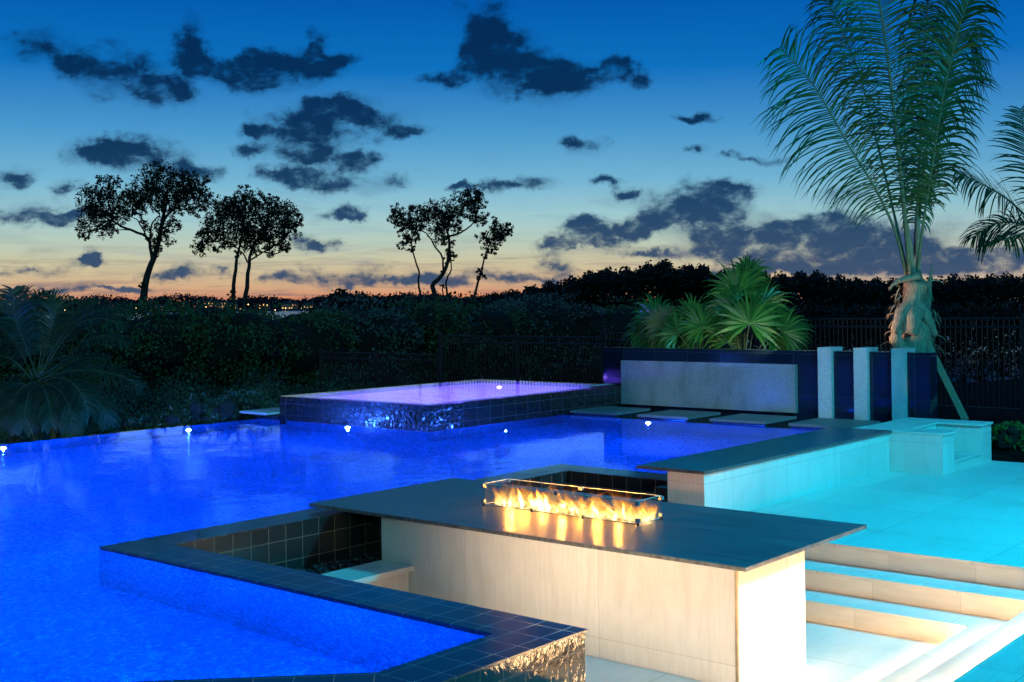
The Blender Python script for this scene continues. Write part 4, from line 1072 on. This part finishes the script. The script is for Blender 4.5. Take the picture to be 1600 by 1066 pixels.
mass('scrub', 'dark grey hedge line running along behind the tall fence', 'scrub', [(1180, 486), (1260, 484), (1340, 487), (1420, 486), (1500, 484), (1600, 482), (1700, 482)], 52, .22, 4200, 33, 1.5)

# ------------------------------------------------------------------ far shore
rng = random.Random(41)
dS_ = 1350
mb = MB()
land = []
bm = bmesh.new()
prof = [(px, 487 - (px-800)*.0003) for px in range(-200, 1300, 60)]
lo = [bm.verts.new(PZ(px, -1.6, dS_)) for px, _ in prof]; mid = [bm.verts.new(PZ(px, .6, dS_ + 6)) for px, _ in prof]; hi = [bm.verts.new(PZ(px, 4.5, dS_ + 120)) for px, _ in prof]
for i in range(len(prof)-1):
    bm.faces.new((lo[i], lo[i+1], mid[i+1], mid[i])); bm.faces.new((mid[i], mid[i+1], hi[i+1], hi[i]))
tag(finish('far_shore', bm, M['land'], smooth=True), kind='structure')
mb = MB()
for i in range(2600):
    px = rng.uniform(-60, 860); dd = dS_ + rng.uniform(20, 110)
    hgt = 11 + 3*math.sin(px*.05) + 2.5*math.sin(px*.021 + 2) + rng.uniform(-3, 2)
    if 60 < px < 200: hgt += 4
    if rng.random() < .10: hgt += rng.uniform(1, 5)
    b = PZ(px, 1 + (dd - dS_)*.03, dd)
    for k in range(7):
        z = hgt*rng.random()**.6
        leaf(mb, b + Vector((rng.uniform(-4, 4), rng.uniform(-4, 4), z)), rng.uniform(2.5, 5.5)*(1.25 - z/22), rng, .2, .7)
tag(mb.build('far_treeline', M['fartree']), 'distant dark trees along the opposite shore', 'treeline', kind='stuff')
def house(px, w, h, label, storeys=2, dd=0, litp=.6):
    d = dS_ + 14 + dd; b = PZ(px, .4, d)
    t = empty('shore_house', b, label, 'house', 'lit houses on the far shore')
    def bx(name, x0, x1, z0, z1, y0, y1, mt, bev=0):
        bm = bmesh.new()
        for f in ((x0, y0, z0, x1, y1, z1),):
            vs = [bm.verts.new(b + RT*x + FW*y + Vector((0, 0, z))) for x in (x0, x1) for y in (y0, y1) for z in (z0, z1)]
            for q in ((0,1,3,2),(4,6,7,5),(0,4,5,1),(2,3,7,6),(0,2,6,4),(1,5,7,3)): bm.faces.new([vs[i] for i in q])
        return finish(name, bm, mt, t)
    bx('wall', -w/2, w/2, -1, h, 0, 10, M['render_wall'])
    bm = bmesh.new()
    vs = [bm.verts.new(b + RT*x + FW*y + Vector((0, 0, z))) for x, y, z in ((-w/2 - 1, -1, h), (w/2 + 1, -1, h), (w/2 + 1, 11, h), (-w/2 - 1, 11, h), (-w/2 + 2.5, 5, h + 2.6), (w/2 - 2.5, 5, h + 2.6))]
    for q in ((0,1,5,4), (2,3,4,5), (1,2,5), (3,0,4), (3,2,1,0)): bm.faces.new([vs[i] for i in q])
    finish('roof', bm, M['roof'], t)
    n = max(2, int(w/3.6))
    for s in range(storeys):
        for k in range(n):
            if rng.random() > litp: continue
            x = -w/2 + (k + .5)*w/n; z = h*(s + .25)/storeys
            x += rng.uniform(-.8, .8); z += rng.uniform(-.4, .4); hw = rng.uniform(.25, .8)
            bx('window', x - hw, x + hw, z, z + rng.uniform(.6, 1.4), -.25, .05, M[rng.choice(['lit', 'lit', 'lit_dim'])])
house(18, 38, 12, 'large lit building behind the date palm fronds', 3, 20, .35); house(48, 26, 9, 'orange lit house next to the large building', 2, 0, .8)
house(336, 26, 9, 'brightest lit mansion left of the twin-stemmed tree', 3, 0, .95); house(356, 20, 7, 'lit house just behind the twin stems', 2, 0, .9); house(412, 14, 7, 'lit villa right of the twin-stemmed tree', 2, 10, .7)
house(252, 14, 5, 'small lit bungalow right of the widest tree', 1, 0, .8); house(452, 18, 6, 'dim house beyond the hedge, right of the villa', 2, 0, .35); house(480, 12, 5, 'white-lit boathouse near the end of the visible shore', 1, -4, .9)
lamp_at = [(2, 484), (64, 484), (88, 486), (101, 485), (115, 485), (212, 482), (222, 483), (236, 486), (243, 485), (254, 481), (268, 483), (300, 483), (322, 480), (345, 484), (362, 484), (376, 483), (388, 476), (404, 485), (416, 483), (430, 485), (446, 482), (470, 482), (488, 480)]
for i, (px, py) in enumerate(lamp_at):
    d = dS_ + rng.uniform(2, 12); p = P(px, py, d)
    t = empty('shore_lamp', PZ(px, -.5, d), 'tiny warm lamp shining on the far shore', 'lamp', 'lamps along the far shore')
    mb = MB(); mb.tube([PZ(px, -.8, d), p], [.12, .08], 6); mb.build('pole', M['darkmetal'], t)
    bm = bmesh.new(); bmesh.ops.create_icosphere(bm, subdivisions=2, radius=rng.uniform(.45, .8), matrix=Matrix.Translation(p)); finish('lamp_head', bm, M['lamp_warm'], t, 0, True)

# ------------------------------------------------------------------ lights
def light(name, kind, loc, energy, col, **kw):
    l = bpy.data.lights.new(name, kind); l.energy = energy; l.color = col
    rot = kw.pop('look', None)
    for k, v in kw.items(): setattr(l, k, v)
    o = bpy.data.objects.new(name, l); COL.objects.link(o); o.location = loc
    if rot is not None: o.rotation_euler = (Vector(rot) - Vector(loc)).to_track_quat('-Z', 'Y').to_euler()
    return o
BL = (.0, .055, 1.0)
lamps = [(3.0, 6.3), (4.3, 6.6), (4.3, 7.8), (4.4, 5.6), (3.9, 4.95), (1.4, 8.0), (3.4, 8.2), (1.2, 10.3), (3.3, 10.4), (5.4, 9.6), (7.4, 9.6), (9.5, 9.6), (11.8, 9.4), (13.9, 9.4), (5.4, 11.8), (7.5, 11.8), (9.6, 11.8), (11.6, 11.4), (13.8, 11.2),
         (1.4, 12.5), (3.4, 12.6), (1.0, 14.8), (3.2, 14.8), (5.3, 14.0), (7.4, 14.0), (9.4, 14.0), (11.4, 13.6), (12.4, 7.8), (14.6, 7.9), (6.3, 15.5), (8.6, 15.5), (10.8, 15.3), (-1.2, 12.5), (-1.4, 14.8)]
for x, y in lamps: light('underwater_lamp', 'POINT', (x, y, .72), (100 if x < 4.2 else 52) if y < 9 else 135, BL, shadow_soft_size=0)
for x, y, e, r in [(7.82, 15.45, 260, .002), (10.62, 15.32, 170, .002), (12.20, 13.55, 48, .015), (15.20, 10.16, 10, .002), (13.4, 11.45, 36, .004)]:
    light('float_glow', 'POINT', (x, y, W + .03), e, (.03, .13, 1), shadow_soft_size=r)
light('cyan_terrace_light', 'SPOT', (5.6, -1.0, 6.5), 2000, (.0, .62, 1.0), spot_size=rad(16), spot_blend=.5, look=(6.25, 4.75, .05))  # added spot, no such lamp known, brightens the floor before the bar
light('wall_fill', 'SPOT', (-2.0, 4.5, 4.5), 3800, (.60, .80, 1.0), spot_size=rad(14), spot_blend=.5, look=(17.3, 9.6, 1.75))  # fill added to lift the granite columns, not a known lamp
light('hedge_fill', 'SPOT', (-3.0, 2.0, 5.0), 2800, (.38, 1.0, .7), spot_size=rad(60), spot_blend=.8, look=(12.5, 22, 1.5))  # added greenish fill aimed at the hedge, no source known there
for x, y in ((14.5, 13.4), (15.6, 13.7)): light('spa_lamp', 'POINT', (x, y, 1.05), 4600, (.17, .06, 1.0), shadow_soft_size=0)
light('fill_sun', 'SUN', (0, 0, 30), .20, (.3, 1.0, .85), angle=rad(20), look=(13, 12, 12))  # weak sun added as fill for the hedge, no moon is present
# wall-hung flood on the house side and step lights
light('cyan_terrace_light', 'AREA', (10.9, -.6, 6.0), 1150, (.0, .64, 1.0), shape='DISK', size=1.1, look=(11.2, 4.0, .5))
for y0, z1 in ((3.25, .172), (2.85, .344), (2.46, .516)):
    light('step_led', 'AREA', (7.6, y0 + .014, z1 - .04), 32, (1, .60, .27), shape='RECTANGLE', size=3.6, size_y=.02, look=(7.6, y0 + .8, z1 - .30))
for i in range(16): light('fire_glow', 'POINT', (7.95 + .06*(i % 2), 5.42 + i*.095, .96 + .05*((i*7) % 3)/2), 11, (1, .34, .05), shadow_soft_size=0)
light('bar_led', 'AREA', (5.40, 5.1, .16), 16, (1, .72, .44), shape='RECTANGLE', size=2.2, size_y=.02, look=(7.1, 5.1, .95), spread=rad(75))
light('garden_uplight', 'SPOT', (16.6, 8.6, 1.95), 260, (1.0, .66, .46), spot_size=rad(34), spot_blend=.5, look=PX(1424, 478, 18.3))
light('garden_uplight', 'SPOT', (17.0, 5.6, 1.1), 130, (.75, 1.0, .4), spot_size=rad(60), spot_blend=.7, look=PX(1450, 190, 18.2))
light('garden_uplight', 'SPOT', (17.2, 9.0, 2.0), 60, (.78, 1.0, .38), spot_size=rad(110), spot_blend=.8, look=PX(1120, 480, 18.0))

# ------------------------------------------------------------------ render settings
sc.view_settings.view_transform = 'Standard'; sc.view_settings.look = 'None'; sc.view_settings.exposure = 0; sc.view_settings.gamma = 1
sc.render.engine = 'CYCLES'
cy = sc.cycles
cy.max_bounces = 8; cy.diffuse_bounces = 4; cy.glossy_bounces = 4; cy.transparent_max_bounces = 160; cy.transmission_bounces = 4
cy.sample_clamp_indirect = 40; cy.caustics_reflective = False; cy.caustics_refractive = False
cy.use_denoising = True
